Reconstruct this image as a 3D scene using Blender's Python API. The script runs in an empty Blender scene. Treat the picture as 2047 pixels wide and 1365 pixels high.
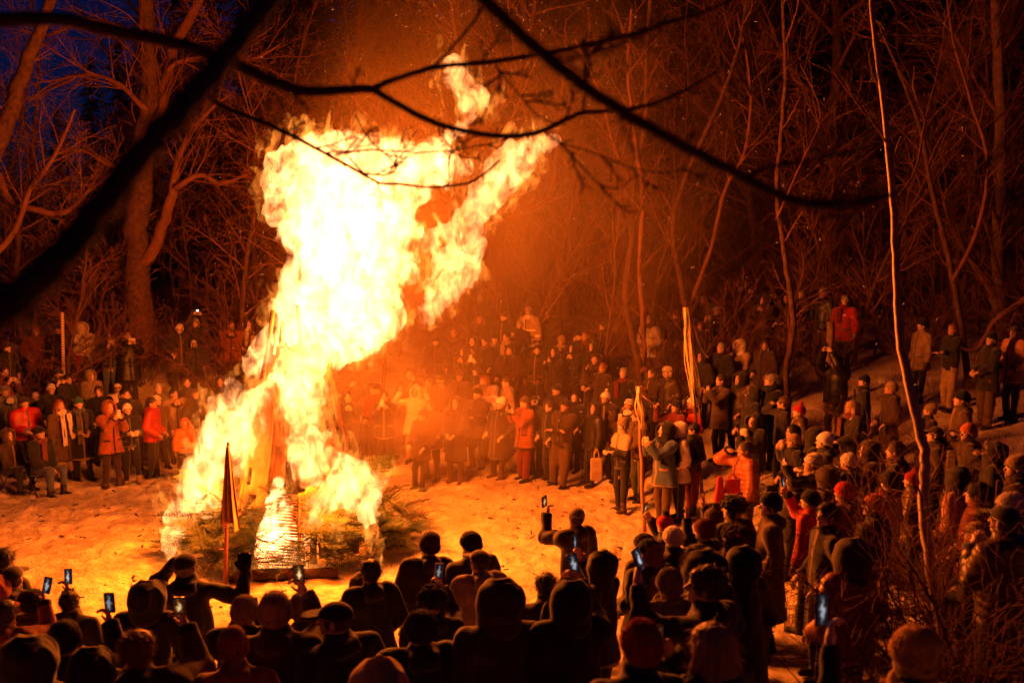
import bpy, math, random
import numpy as np
from mathutils import Vector, Matrix

# ------------------------------------------------------------------ camera, sky, exposure
SC = bpy.context.scene
COL = SC.collection
FPX = 1990.0                      # focal length in photograph pixels (2047 wide) = 35 mm
CAMZ = 4.9
PITCH = math.radians(5.84)
cam_data = bpy.data.cameras.new('camera')
cam = bpy.data.objects.new('camera', cam_data)
COL.objects.link(cam)
cam.location = (0, 0, CAMZ)
cam.rotation_euler = (math.pi / 2 - PITCH, 0, 0)
cam_data.lens = 35.0
cam_data.sensor_width = 36.0
cam_data.clip_start = 0.05
cam_data.clip_end = 2000
cam_data.dof.use_dof = True
cam_data.dof.focus_distance = 16.5
cam_data.dof.aperture_fstop = 2.0
SC.camera = cam

world = bpy.data.worlds.new('World')
SC.world = world
world.use_nodes = True
wn = world.node_tree
wn.nodes.clear()
w_out = wn.nodes.new('ShaderNodeOutputWorld')
w_bg = wn.nodes.new('ShaderNodeBackground')
w_sky = wn.nodes.new('ShaderNodeTexSky')
w_sky.sky_type = 'NISHITA'
w_sky.sun_disc = False
w_sky.sun_elevation = math.radians(-1.0)          # blue hour: the sun has just set
w_sky.sun_rotation = math.radians(20)
w_sky.ozone_density = 8.0
w_sky.dust_density = 0.0
w_bg.inputs['Strength'].default_value = 0.075
wn.links.new(w_sky.outputs[0], w_bg.inputs['Color'])
wn.links.new(w_bg.outputs[0], w_out.inputs['Surface'])

SC.view_settings.view_transform = 'Standard'
SC.view_settings.look = 'None'
SC.view_settings.exposure = 0.0
SC.view_settings.gamma = 1.0
SC.view_settings.use_curve_mapping = False
SC.cycles.use_denoising = True
SC.cycles.max_bounces = 4
SC.cycles.diffuse_bounces = 3
SC.cycles.glossy_bounces = 2
SC.cycles.volume_bounces = 0
SC.cycles.transparent_max_bounces = 12
SC.cycles.sample_clamp_indirect = 1.5
SC.cycles.use_adaptive_sampling = True
SC.cycles.adaptive_threshold = 0.04
SC.cycles.volume_step_rate = 1.4
SC.cycles.volume_max_steps = 256

_cp, _sp = math.cos(PITCH), math.sin(PITCH)
def ray(px, py):
    u = (px - 1023.5) / FPX
    v = (682.5 - py) / FPX
    return np.array([u, _cp + v * _sp, -_sp + v * _cp])
def at(px, py, d):
    """world point seen at photograph pixel (px,py), d metres ahead of the camera"""
    return np.array([0, 0, CAMZ]) + ray(px, py) * d

# ------------------------------------------------------------------ noise, surfaces, small helpers
_lat = np.random.RandomState(7).rand(32, 32, 32).astype(np.float32) * 2 - 1
def vnoise(P, f=1.0, off=0.0):
    q = np.asarray(P, dtype=np.float32) * f + off
    i = np.floor(q).astype(np.int32)
    t = q - i
    t = t * t * (3 - 2 * t)
    i0 = i & 31
    i1 = (i + 1) & 31
    x0 = i0[..., 0] << 10; x1 = i1[..., 0] << 10
    y0 = i0[..., 1] << 5; y1 = i1[..., 1] << 5
    z0 = i0[..., 2]; z1 = i1[..., 2]
    tx, ty, tz = t[..., 0], t[..., 1], t[..., 2]
    def ln(y, z):
        k = y + z
        a = _flat.take(x0 + k)
        return a + (_flat.take(x1 + k) - a) * tx
    a = ln(y0, z0); a = a + (ln(y1, z0) - a) * ty
    c = ln(y0, z1); c = c + (ln(y1, z1) - c) * ty
    return a + (c - a) * tz
_flat = _lat.ravel()
def fbm(P, f, n=3, off=0.0):
    s = 0
    a = 1.0
    for k in range(n):
        s = s + a * vnoise(P, f, off + 11.3 * k)
        f *= 2.03
        a *= 0.5
    return s

_ED = [(0,1),(2,3),(4,5),(6,7),(0,2),(1,3),(4,6),(5,7),(0,4),(1,5),(2,6),(3,7)]
_CO = np.array([[(k) & 1, (k >> 1) & 1, (k >> 2) & 1] for k in range(8)])
def snet(F, org, h):
    """surface nets: quads of the zero level of F on a regular grid"""
    S = F < 0
    n = np.array(F.shape) - 1
    cnt = np.zeros(n, np.int8)
    for c in _CO:
        cnt += S[c[0]:c[0]+n[0], c[1]:c[1]+n[1], c[2]:c[2]+n[2]]
    act = (cnt > 0) & (cnt < 8)
    ii = np.argwhere(act)
    if len(ii) == 0:
        return np.zeros((0, 3)), np.zeros((0, 4), int)
    idx = -np.ones(n, np.int64)
    idx[act] = np.arange(len(ii))
    V = np.stack([F[ii[:, 0]+c[0], ii[:, 1]+c[1], ii[:, 2]+c[2]] for c in _CO], 1)
    acc = np.zeros((len(ii), 3))
    num = np.zeros(len(ii))
    for a, b in _ED:
        m = (V[:, a] < 0) != (V[:, b] < 0)
        t = np.where(m, V[:, a] / np.where(m, V[:, a] - V[:, b], 1), 0)
        p = _CO[a] + t[:, None] * (_CO[b] - _CO[a])
        acc += p * m[:, None]
        num += m
    verts = (ii + acc / num[:, None]) * h + org
    Q = []
    for ax in range(3):
        u, w = (ax + 1) % 3, (ax + 2) % 3
        sl0 = [slice(None)] * 3
        sl1 = [slice(None)] * 3
        sl0[ax] = slice(0, -1)
        sl1[ax] = slice(1, None)
        e = S[tuple(sl0)] != S[tuple(sl1)]
        s0 = S[tuple(sl0)]
        k = np.argwhere(e)
        if not len(k):
            continue
        ok = (k[:, u] >= 1) & (k[:, w] >= 1) & (k[:, u] < F.shape[u]-1) & (k[:, w] < F.shape[w]-1)
        k = k[ok]
        du = np.zeros(3, int); du[u] = 1
        dw = np.zeros(3, int); dw[w] = 1
        g = lambda q: idx[q[:, 0], q[:, 1], q[:, 2]]
        quad = np.stack([g(k - du - dw), g(k - dw), g(k), g(k - du)], 1)
        fl = s0[k[:, 0], k[:, 1], k[:, 2]]
        quad[~fl] = quad[~fl][:, ::-1]
        Q.append(quad)
    return verts, np.concatenate(Q)
def grid(lo, hi, h):
    lo = np.asarray(lo, float); hi = np.asarray(hi, float)
    n = np.ceil((hi - lo) / h).astype(int) + 1
    ax = [lo[k] + h * np.arange(n[k]) for k in range(3)]
    P = np.stack(np.meshgrid(*ax, indexing='ij'), -1).astype(np.float32)
    return P, lo
def rcone(P, a, b, r1, r2):
    a = np.asarray(a, np.float32); b = np.asarray(b, np.float32)
    ab = b - a
    t = np.clip(((P - a) @ ab) / max(1e-9, float(ab @ ab)), 0, 1)
    return np.linalg.norm(P - a - t[..., None] * ab, axis=-1) - (r1 + (r2 - r1) * t)
def ell(P, c, r):
    q = P - np.asarray(c, np.float32)
    r = np.asarray(r, np.float32)
    k0 = np.linalg.norm(q / r, axis=-1)
    k1 = np.linalg.norm(q / (r * r), axis=-1) + 1e-6
    return k0 * (k0 - 1) / k1
def smin(a, b, k):
    h = np.clip(0.5 + 0.5 * (b - a) / k, 0, 1)
    return b * (1 - h) + a * h - k * h * (1 - h)

def mesh_np(name, V, Q, smooth=True, mi=None):
    V = np.asarray(V, np.float32); Q = np.asarray(Q, np.int32)
    me = bpy.data.meshes.new(name)
    k = Q.shape[1]
    me.vertices.add(len(V))
    me.vertices.foreach_set('co', V.ravel())
    me.loops.add(Q.size)
    me.loops.foreach_set('vertex_index', Q.ravel())
    me.polygons.add(len(Q))
    me.polygons.foreach_set('loop_start', np.arange(len(Q), dtype=np.int32) * k)
    me.polygons.foreach_set('loop_total', np.full(len(Q), k, np.int32))
    me.update(calc_edges=True)
    me.polygons.foreach_set('use_smooth', np.full(len(Q), smooth, bool))
    if mi is not None:
        me.polygons.foreach_set('material_index', np.asarray(mi, np.int32))
    me.validate()
    return me
class MB:
    """collects quads / triangles of one mesh"""
    def __init__(s):
        s.V = []; s.F = []; s.n = 0
    def add(s, V, F):
        s.V.extend(map(tuple, V)); s.F.extend([tuple(int(i) + s.n for i in f) for f in F]); s.n += len(V)
    def box(s, c, d, R=None, jit=0, rnd=None):
        v = np.array([[x, y, z] for x in (-.5, .5) for y in (-.5, .5) for z in (-.5, .5)]) * d
        if jit and rnd:
            v = v + np.array([[rnd.uniform(-jit, jit) for _ in range(3)] for _ in range(8)])
        if R is not None:
            v = v @ np.asarray(R).T
        s.add(v + np.asarray(c), [(0,1,3,2),(4,6,7,5),(0,4,5,1),(2,3,7,6),(0,2,6,4),(1,5,7,3)])
    def tube(s, pts, rad, sides=6, cap=True):
        V, F = tube_np(np.asarray(pts, float), np.asarray(rad, float), sides)
        F = [tuple(f) for f in F]
        n = len(pts)
        if cap:
            F.append(tuple(reversed(range(sides)))); F.append(tuple(range((n-1)*sides, n*sides)))
        s.add(V, F)
    def mesh(s, name, smooth=True):
        me = bpy.data.meshes.new(name)
        me.from_pydata(s.V, [], s.F)
        me.polygons.foreach_set('use_smooth', [smooth] * len(me.polygons))
        me.update()
        return me
def tube_np(p, r, sides):
    n = len(p)
    t = np.gradient(p, axis=0)
    t /= np.linalg.norm(t, axis=1)[:, None] + 1e-9
    ref = np.array([1.0, 0.13, 0]) if abs(t[0][2]) > .7 else np.array([0, .1, 1.0])
    a = np.cross(t, ref); a /= np.linalg.norm(a, axis=1)[:, None] + 1e-9
    b = np.cross(t, a)
    th = np.arange(sides) * 2 * math.pi / sides
    V = p[:, None, :] + r[:, None, None] * (np.cos(th)[None, :, None] * a[:, None, :] + np.sin(th)[None, :, None] * b[:, None, :])
    i = np.arange(n - 1)[:, None] * sides
    j = np.arange(sides)[None, :]
    j2 = (j + 1) % sides
    F = np.stack([i + j, i + j2, i + sides + j2, i + sides + j], -1).reshape(-1, 4)
    return V.reshape(-1, 3), F
def tubes_mesh(name, tubes):
    """many tubes as one mesh, built in batches of equal length"""
    groups = {}
    for p, r, sd in tubes:
        groups.setdefault((len(p), sd), []).append((p, r))
    VV = []; FF = []; base = 0
    for (n, sd), lst in groups.items():
        p = np.array([q[0] for q in lst], float); r = np.array([q[1] for q in lst], float)
        t = np.gradient(p, axis=1)
        t /= np.linalg.norm(t, axis=2, keepdims=True) + 1e-9
        ref = np.where(np.abs(t[:, :1, 2:3]) > .7, np.array([1.0, .13, 0]), np.array([0, .1, 1.0]))
        a = np.cross(t, np.broadcast_to(ref, t.shape)); a /= np.linalg.norm(a, axis=2, keepdims=True) + 1e-9
        b = np.cross(t, a)
        th = np.arange(sd) * 2 * math.pi / sd
        V = p[:, :, None, :] + r[:, :, None, None] * (np.cos(th)[None, None, :, None] * a[:, :, None, :] + np.sin(th)[None, None, :, None] * b[:, :, None, :])
        k = np.arange(len(lst))[:, None, None] * (n * sd)
        i = np.arange(n - 1)[None, :, None] * sd
        j = np.arange(sd)[None, None, :]; j2 = (j + 1) % sd
        FF.append(np.stack([k + i + j, k + i + j2, k + i + sd + j2, k + i + sd + j], -1).reshape(-1, 4) + base)
        VV.append(V.reshape(-1, 3)); base += V.size // 3
    return mesh_np(name, np.concatenate(VV), np.concatenate(FF))
def obj(name, me, mats=None, parent=None, loc=(0, 0, 0), rot=(0, 0, 0), scale=1.0):
    o = bpy.data.objects.new(name, me)
    COL.objects.link(o)
    o.parent = parent
    o.location = loc; o.rotation_euler = rot
    o.scale = (scale,) * 3 if not hasattr(scale, '__len__') else scale
    if mats is not None:
        if not isinstance(mats, (list, tuple)):
            mats = [mats]
        while len(me.materials) < len(mats):
            me.materials.append(mats[len(me.materials)])
        for k, m in enumerate(mats):
            if me.materials[k] is not m:
                o.material_slots[k].link = 'OBJECT'
                o.material_slots[k].material = m
    return o
def tag(o, label=None, cat=None, group=None, kind=None):
    if label: o['label'] = label
    if cat: o['category'] = cat
    if group: o['group'] = group
    if kind: o['kind'] = kind
    return o
def empty(name, loc=(0, 0, 0), rz=0.0, scale=1.0):
    o = bpy.data.objects.new(name, None)
    o.empty_display_size = .1
    COL.objects.link(o)
    o.location = loc; o.rotation_euler = (0, 0, rz); o.scale = (scale,) * 3
    return o

# ------------------------------------------------------------------ materials
_mats = {}
def mat(key, build):
    if key not in _mats:
        m = bpy.data.materials.new('_'.join(str(k) for k in key) if isinstance(key, tuple) else key)
        m.use_nodes = True
        nt = m.node_tree
        nt.nodes.clear()
        build(nt, nt.nodes, nt.links)
        _mats[key] = m
    return _mats[key]
def surf(key, color, rough=.8, nscale=8.0, var=.35, bump=.3, bscale=40.0, color2=None, spec=.3, wave=None, coord='Object', sheen=0):
    """plain surface whose colour wanders between color and color2, with fine relief"""
    def b(nt, N, L):
        out = N.new('ShaderNodeOutputMaterial'); p = N.new('ShaderNodeBsdfPrincipled')
        tc = N.new('ShaderNodeTexCoord')
        n1 = N.new('ShaderNodeTexNoise'); n1.inputs['Scale'].default_value = nscale; n1.inputs['Detail'].default_value = 5
        L.new(tc.outputs[coord], n1.inputs['Vector'])
        r = N.new('ShaderNodeValToRGB')
        c2 = color2 if color2 else tuple(c * (1 - var) for c in color)
        r.color_ramp.elements[0].position = .32; r.color_ramp.elements[0].color = (*c2, 1)
        r.color_ramp.elements[1].position = .68; r.color_ramp.elements[1].color = (*color, 1)
        L.new(n1.outputs['Fac'], r.inputs['Fac'])
        L.new(r.outputs['Color'], p.inputs['Base Color'])
        p.inputs['Roughness'].default_value = rough
        p.inputs['Specular IOR Level'].default_value = spec
        if sheen:
            p.inputs['Sheen Weight'].default_value = sheen
        if bump:
            bp = N.new('ShaderNodeBump'); bp.inputs['Strength'].default_value = bump; bp.inputs['Distance'].default_value = .02
            if wave:
                w = N.new('ShaderNodeTexWave'); w.inputs['Scale'].default_value = wave; w.bands_direction = 'Z'
                w.inputs['Distortion'].default_value = 1.5
                L.new(tc.outputs[coord], w.inputs['Vector']); L.new(w.outputs['Fac'], bp.inputs['Height'])
            else:
                n2 = N.new('ShaderNodeTexNoise'); n2.inputs['Scale'].default_value = bscale; n2.inputs['Detail'].default_value = 4
                L.new(tc.outputs[coord], n2.inputs['Vector']); L.new(n2.outputs['Fac'], bp.inputs['Height'])
            L.new(bp.outputs['Normal'], p.inputs['Normal'])
        L.new(p.outputs[0], out.inputs['Surface'])
    return mat(key, b)
# ------------------------------------------------------------------ ground
FX, FY = -3.45, 15.7              # foot of the bonfire
def _ss(a, b, t):
    t = np.clip((t - a) / (b - a), 0, 1)
    return t * t * (3 - 2 * t)
def terr(x, y):
    x = np.asarray(x, float); y = np.asarray(y, float)
    dx = x - FX; dy = y - FY
    r = np.hypot(dx, dy) + 1e-6
    c, s = dx / r, dy / r
    wr = np.maximum(c, 0) ** 2; wl = np.maximum(-c, 0) ** 2
    wb = np.maximum(s, 0) ** 2; wf = np.maximum(-s, 0) ** 2
    r0 = 6.0 * wr + 8.5 * wl + 6.2 * wb + 6.6 * wf
    sl = .215 * wr + .16 * wl + .33 * wb + .30 * wf
    u = r - r0
    u = np.where(u > 0, u * u / (u + .8), 0)
    z = sl * u
    cap = 2.6
    z = np.where(z > 1.4, 1.4 + (cap - 1.4) * np.tanh((z - 1.4) / (cap - 1.4)), z)
    z = z + .10 * np.maximum(y - 33, 0) ** 1.25 * _ss(-22, -6, x)
    P = np.stack([x, y, np.zeros_like(x)], -1)
    z = z + _ss(5, 8, r) * .10 * vnoise(P, .55, 3.1) + .02 * vnoise(P, 1.7, 9.0)
    return z
def _axis(segs):
    out = []
    for a, b, st in segs:
        out.append(np.arange(a, b, st))
    out.append([segs[-1][1]])
    return np.concatenate(out)
gx = _axis([(-160, -40, 12), (-40, -14, 1.0), (-14, -11, .12), (-11, 5.5, .055), (5.5, 9, .1), (9, 14, .25), (14, 40, 1.0), (40, 160, 12)])
gy = _axis([(-30, 2, 1.6), (2, 8.5, .15), (8.5, 21, .055), (21, 23, .1), (23, 32, .25), (32, 60, 1.2), (60, 240, 12)])
GX, GY = np.meshgrid(gx, gy, indexing='ij')
GZ = terr(GX, GY)
Pg = np.stack([GX, GY, np.zeros_like(GX)], -1)
near = _ss(18, 13, np.hypot(GX + 2, GY - 15))
GZ += near * (.02 * vnoise(Pg, 2.7, 4) + .028 * np.abs(vnoise(Pg, 4.9, 2)) + .016 * vnoise(Pg, 9.0, 7))
# footprints trodden into the snow
rnd = random.Random(3)
for k in range(2600):
    a = rnd.uniform(0, 6.283); r = 1.9 + 6.2 * rnd.random() ** .7
    x, y = FX + .6 + r * math.cos(a) * 1.25, FY + r * math.sin(a)
    i0, i1 = np.searchsorted(gx, [x - .3, x + .3]); j0, j1 = np.searchsorted(gy, [y - .3, y + .3])
    if i1 - i0 < 3 or j1 - j0 < 3:
        continue
    q = rnd.uniform(0, 6.283); X = GX[i0:i1, j0:j1] - x; Y = GY[i0:i1, j0:j1] - y
    u = (X * math.cos(q) + Y * math.sin(q)) / .17; v = (Y * math.cos(q) - X * math.sin(q)) / .085
    e = u * u + v * v
    GZ[i0:i1, j0:j1] += rnd.uniform(.012, .034) * (-np.exp(-e * 1.1) + .55 * np.exp(-(np.sqrt(e) - 1.5) ** 2 * 5))
nx_, ny_ = GX.shape
iv = np.arange(nx_ * ny_).reshape(nx_, ny_)
Qg = np.stack([iv[:-1, :-1], iv[1:, :-1], iv[1:, 1:], iv[:-1, 1:]], -1).reshape(-1, 4)
def _ground(nt, N, L):
    out = N.new('ShaderNodeOutputMaterial'); p = N.new('ShaderNodeBsdfPrincipled')
    tc = N.new('ShaderNodeTexCoord')
    def noise(s, d=6, rough=.6):
        n = N.new('ShaderNodeTexNoise'); n.inputs['Scale'].default_value = s; n.inputs['Detail'].default_value = d
        n.inputs['Roughness'].default_value = rough
        L.new(tc.outputs['Object'], n.inputs['Vector']); return n
    def ramp(n, a, ca, b, cb):
        r = N.new('ShaderNodeValToRGB')
        r.color_ramp.elements[0].position = a; r.color_ramp.elements[0].color = (*ca, 1)
        r.color_ramp.elements[1].position = b; r.color_ramp.elements[1].color = (*cb, 1)
        L.new(n.outputs['Fac'], r.inputs['Fac']); return r
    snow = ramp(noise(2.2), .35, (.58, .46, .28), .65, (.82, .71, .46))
    litter = ramp(noise(22, 8, .7), .35, (.10, .065, .04), .7, (.34, .24, .15))
    patch = ramp(noise(.8, 10, .72), .42, (0, 0, 0), .58, (1, 1, 1))
    speck = ramp(noise(24, 8, .8), .56, (0, 0, 0), .66, (1, 1, 1))
    # more litter shows on the trodden clearing floor and in the woods than on the untouched banks
    m1 = N.new('ShaderNodeMixRGB'); m1.inputs['Fac'].default_value = 1
    L.new(patch.outputs['Color'], m1.inputs['Fac']); L.new(snow.outputs['Color'], m1.inputs[1])
    half = N.new('ShaderNodeMixRGB'); half.inputs['Fac'].default_value = .48
    L.new(snow.outputs['Color'], half.inputs[1]); L.new(litter.outputs['Color'], half.inputs[2])
    L.new(half.outputs[0], m1.inputs[2])
    m2 = N.new('ShaderNodeMixRGB'); sp = N.new('ShaderNodeMath'); sp.operation = 'MULTIPLY'; sp.inputs[1].default_value = .75
    L.new(speck.outputs['Color'], sp.inputs[0]); L.new(sp.outputs[0], m2.inputs['Fac'])
    L.new(m1.outputs[0], m2.inputs[1]); L.new(litter.outputs['Color'], m2.inputs[2])
    sx = N.new('ShaderNodeSeparateXYZ'); L.new(tc.outputs['Object'], sx.inputs[0])
    far = N.new('ShaderNodeMapRange'); far.inputs['From Min'].default_value = 25; far.inputs['From Max'].default_value = 31
    L.new(sx.outputs['Y'], far.inputs['Value'])
    m3 = N.new('ShaderNodeMixRGB'); L.new(far.outputs[0], m3.inputs['Fac']); L.new(m2.outputs[0], m3.inputs[1])
    L.new(litter.outputs['Color'], m3.inputs[2])
    L.new(m3.outputs[0], p.inputs['Base Color'])
    p.inputs['Roughness'].default_value = .75
    p.inputs['Specular IOR Level'].default_value = .25
    bp = N.new('ShaderNodeBump'); bp.inputs['Strength'].default_value = 1.0; bp.inputs['Distance'].default_value = .07
    L.new(noise(14, 8, .65).outputs['Fac'], bp.inputs['Height'])
    L.new(bp.outputs['Normal'], p.inputs['Normal'])
    L.new(p.outputs[0], out.inputs['Surface'])
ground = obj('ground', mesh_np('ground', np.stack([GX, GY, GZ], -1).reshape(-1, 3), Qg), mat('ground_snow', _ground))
tag(ground, 'trodden snow with litter sloping up around the clearing', 'ground', kind='structure')
def gz(x, y):
    return float(terr(x, y))

# trodden twigs and lumps on the clearing floor
rnd = random.Random(5)
mb = MB()
for k in range(1300):
    a = rnd.uniform(0, 6.283); r = 2.0 + 6.5 * rnd.random() ** .7
    x, y = FX + .8 + r * math.cos(a) * 1.2, FY + r * math.sin(a)
    L_ = rnd.uniform(.02, .15); th = rnd.uniform(.005, .018); q = rnd.uniform(0, 6.28)
    R = np.array(Matrix.Rotation(q, 3, 'Z') @ Matrix.Rotation(rnd.uniform(-.3, .3), 3, 'Y'))
    mb.box((x, y, gz(x, y) + .02), (L_, th * 1.6, th), R, .004, rnd)
litter = obj('twig_litter', mb.mesh('twig_litter', False), surf('litter', (.10, .06, .035), .9))
tag(litter, 'dark bits of twig and bark scattered over the trodden snow', 'litter', kind='stuff')

# dry grass poking through the snow of the banks
rnd = random.Random(6)
gv = []; gf = []
for k in range(2300):
    if rnd.random() < .62:
        x, y = rnd.uniform(1.5, 14), rnd.uniform(5, 27)
    else:
        x, y = rnd.uniform(-15, 8), rnd.uniform(20, 32)
    if math.hypot(x - FX, y - FY) < 6.6 or float(vnoise(np.array([x, y, 0.0]), .6, 2.2)) < -.05:
        continue
    z = gz(x, y)
    for j in range(rnd.randint(5, 11)):
        a = rnd.uniform(0, 6.28); l = rnd.uniform(.08, .42); ln = rnd.uniform(.05, .7)
        bx, by = x + rnd.gauss(0, .07), y + rnd.gauss(0, .07)
        m_ = (bx + math.cos(a) * l * ln * .4, by + math.sin(a) * l * ln * .4, z + l * .6)
        e_ = (bx + math.cos(a) * l * ln, by + math.sin(a) * l * ln, z + l * (1 - .35 * ln))
        w = .005; sx, sy = -math.sin(a) * w, math.cos(a) * w
        i = len(gv)
        gv += [(bx - sx, by - sy, z - .03), (bx + sx, by + sy, z - .03), (m_[0] + sx * .7, m_[1] + sy * .7, m_[2]), (m_[0] - sx * .7, m_[1] - sy * .7, m_[2]), e_]
        gf += [(i, i + 1, i + 2, i + 3), (i + 3, i + 2, i + 4)]
me = bpy.data.meshes.new('dry_grass'); me.from_pydata(gv, [], gf); me.update()
tag(obj('dry_grass', me, surf('straw', (.34, .24, .13), .8, 4, .6, 0)), 'tufts of dry grass poking through the snow on the banks', 'grass', kind='stuff')

# ------------------------------------------------------------------ bonfire
M_POLE = surf('pole_wood', (.12, .07, .04), .8, 6, .5, .5, 30)
M_STICK = surf('stick_wood', (.07, .04, .025), .85, 14, .6, .5, 60)
M_BURLAP = surf('burlap', (.15, .085, .05), .95, 3.0, .65, .5, 120)
M_BARK = surf('bark', (.125, .065, .046), .9, 9, .55, .9, 26)
M_BARK_PALE = surf('bark_pale', (.24, .15, .11), .85, 7, .5, .6, 30)
M_TWIG = surf('twig', (.20, .09, .065), .8, 5, .4, 0)
M_NEEDLE = surf('needles', (.075, .10, .045), .7, 12, .55, 0, color2=(.035, .055, .025))
rnd = random.Random(11)
tower = empty('bonfire_tower', (FX, FY, 0))
tag(tower, 'tall cone of poles, sacking sheets and stick racks, burning in the clearing', 'bonfire')
NS = 9
H_T, RB, RT = 3.45, 1.10, .40
def ring(k, z, extra=0):
    a = 2 * math.pi * k / NS + .25
    r = RB + (RT - RB) * (z / H_T) + extra
    return np.array([math.cos(a) * r, math.sin(a) * r, z])
for k in range(NS):
    m = MB()
    p0, p1 = ring(k, 0), ring(k, H_T + rnd.uniform(.1, .5))
    pts = [p0 + (p1 - p0) * t + np.array([rnd.uniform(-.02, .02), rnd.uniform(-.02, .02), 0]) for t in np.linspace(0, 1, 7)]
    m.tube(pts, np.linspace(.055, .035, 7), 7)
    obj('pole', m.mesh('pole'), M_POLE, tower)
for k in range(NS):
    # one sheet of sacking between each pair of poles; the sheet towards the front leaves a doorway
    am = (2 * math.pi * (k + .5) / NS + .25) % (2 * math.pi)
    front = abs(am - 1.5 * math.pi) < .36
    nu, nv = 9, 26
    V = []; keep = np.ones((nu - 1, nv - 1), bool)
    for i in range(nu):
        for j in range(nv):
            u = i / (nu - 1); v = j / (nv - 1)
            z = .05 + v * (H_T - .1 - .25 * rnd.random() * (j == nv - 1))
            p = ring(k, z, .03) * (1 - u) + ring(k + 1, z, .03) * u
            p[:2] *= 1 - .05 * math.sin(u * math.pi) + .045 * float(vnoise(np.array([k * 3.1 + u * 2, v * 6, 1.0]), 1.0))
            p[2] = z
            V.append(p)
    F = []
    for i in range(nu - 1):
        for j in range(nv - 1):
            z = j / (nv - 1) * H_T
            if front and 1 <= i <= 6 and z < 1.45 - .12 * abs(i - 3.5) ** 1.5:
                continue
            if vnoise(np.array([k * 7.7 + i * .55, j * .35, 4.0]), 1.0) > .55:
                continue                                    # burnt-out hole
            a = i * nv + j
            F.append((a, a + nv, a + nv + 1, a + 1))
    me = bpy.data.meshes.new('sheet'); me.from_pydata([tuple(v) for v in V], [], F); me.update()
    me.polygons.foreach_set('use_smooth', [True] * len(F))
    o = obj('sheet', me, M_BURLAP, tower)
    sol = o.modifiers.new('thick', 'SOLIDIFY'); sol.thickness = .012
def stick_rack(base, top, w, n):
    base = np.asarray(base, float); top = np.asarray(top, float)
    ax = top - base; hor = np.array([ax[0], ax[1], 0]); hor /= np.linalg.norm(hor) + 1e-9
    sd = np.array([-hor[1], hor[0], 0])
    rk = bpy.data.objects.new('stick_rack', None); COL.objects.link(rk); rk.parent = tower
    for s in (-1, 1):
        m = MB()
        m.tube([base + sd * s * w / 2, (base + top) / 2 + sd * s * w * .47, top + sd * s * w * .42], [.03, .028, .024], 6)
        obj('upright', m.mesh('upright'), M_POLE, rk)
    for i in range(n):
        t = (i + .5) / n
        c = base + ax * t
        m = MB()
        l = w * rnd.uniform(.55, .72)
        dz = rnd.uniform(-.02, .02)
        m.tube([c - sd * l + np.array([0, 0, dz]), c + hor * rnd.uniform(-.02, .02), c + sd * l - np.array([0, 0, dz])],
               np.array([.016, .02, .014]) * rnd.uniform(.7, 1.2), 5)
        obj('stick', m.mesh('stick'), M_STICK, rk)
stick_rack((.06, -1.42, .05), (.10, -1.22, 1.15), .50, 24)
stick_rack((1.52, -.15, .05), (1.12, -.08, 1.2), .40, 24)
stick_rack((-1.83, -.25, .05), (-1.38, -.05, 1.2), .48, 24)

# heap of spruce boughs round the foot of the cone
def bough_mesh(seed, n=26, L=.95):
    r = random.Random(seed)
    V = []; F = []
    def blade(a, b, w):
        d = b - a; s = np.cross(d, [r.uniform(-.4, .4), r.uniform(-.4, .4), 1]); s = s / (np.linalg.norm(s) + 1e-9) * w
        i = len(V); V.extend([a - s, a + s, b]); F.append((i, i + 1, i + 2))
    spine = [np.array([t * L, .05 * math.sin(3 * t + seed), .10 * L * t - .22 * L * t * t]) for t in np.linspace(0, 1, 9)]
    for a, b in zip(spine[:-1], spine[1:]):
        blade(a, b + (b - a) * .1, .012)
    for i in range(n):
        t = (i + 1) / (n + 1); k = min(7, int(t * 8)); a = spine[k] + (spine[k+1] - spine[k]) * (t * 8 - k)
        sd = 1 if i % 2 else -1
        l = L * .42 * (1 - .75 * t) + .05
        e = a + np.array([.65 * l, sd * .75 * l, r.uniform(-.12, .08) * l])
        blade(a, e, .007)
        m = max(4, int(l / .022))
        for j in range(m):
            q = a + (e - a) * ((j + .6) / m)
            for s2 in (-1, 1):
                d = (e - a) / l
                nn = np.array([-d[1], d[0], 0]) * s2
                blade(q, q + d * .035 + nn * .035 + np.array([0, 0, r.uniform(-.01, .022)]), .0065)
    me = bpy.data.meshes.new('bough'); me.from_pydata([tuple(v) for v in V], [], F); me.update()
    return me
boughs = [bough_mesh(s) for s in range(5)]
pile = empty('bough_heap', (FX, FY, 0))
tag(pile, 'heap of green spruce boughs piled round the foot of the bonfire', 'bough heap')
for k in range(280):
    a = rnd.uniform(0, 6.283)
    if k < 235:
        a = 1.5 * math.pi + rnd.gauss(0, .95)
    rr = .95 + .75 * rnd.random()
    z = max(.03, (2.05 - rr) * 1.15 * rnd.uniform(.25, 1.0))
    o = obj('bough', boughs[k % 5], M_NEEDLE, pile)
    o.location = (math.cos(a) * rr * 1.12, math.sin(a) * rr * .92, z)
    o.rotation_euler = (rnd.uniform(-.7, .7), rnd.uniform(-.75, .55), a + rnd.gauss(0, .9))
    s = rnd.uniform(.4, .75); o.scale = (s, s, s)
rb = random.Random(4)
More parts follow.
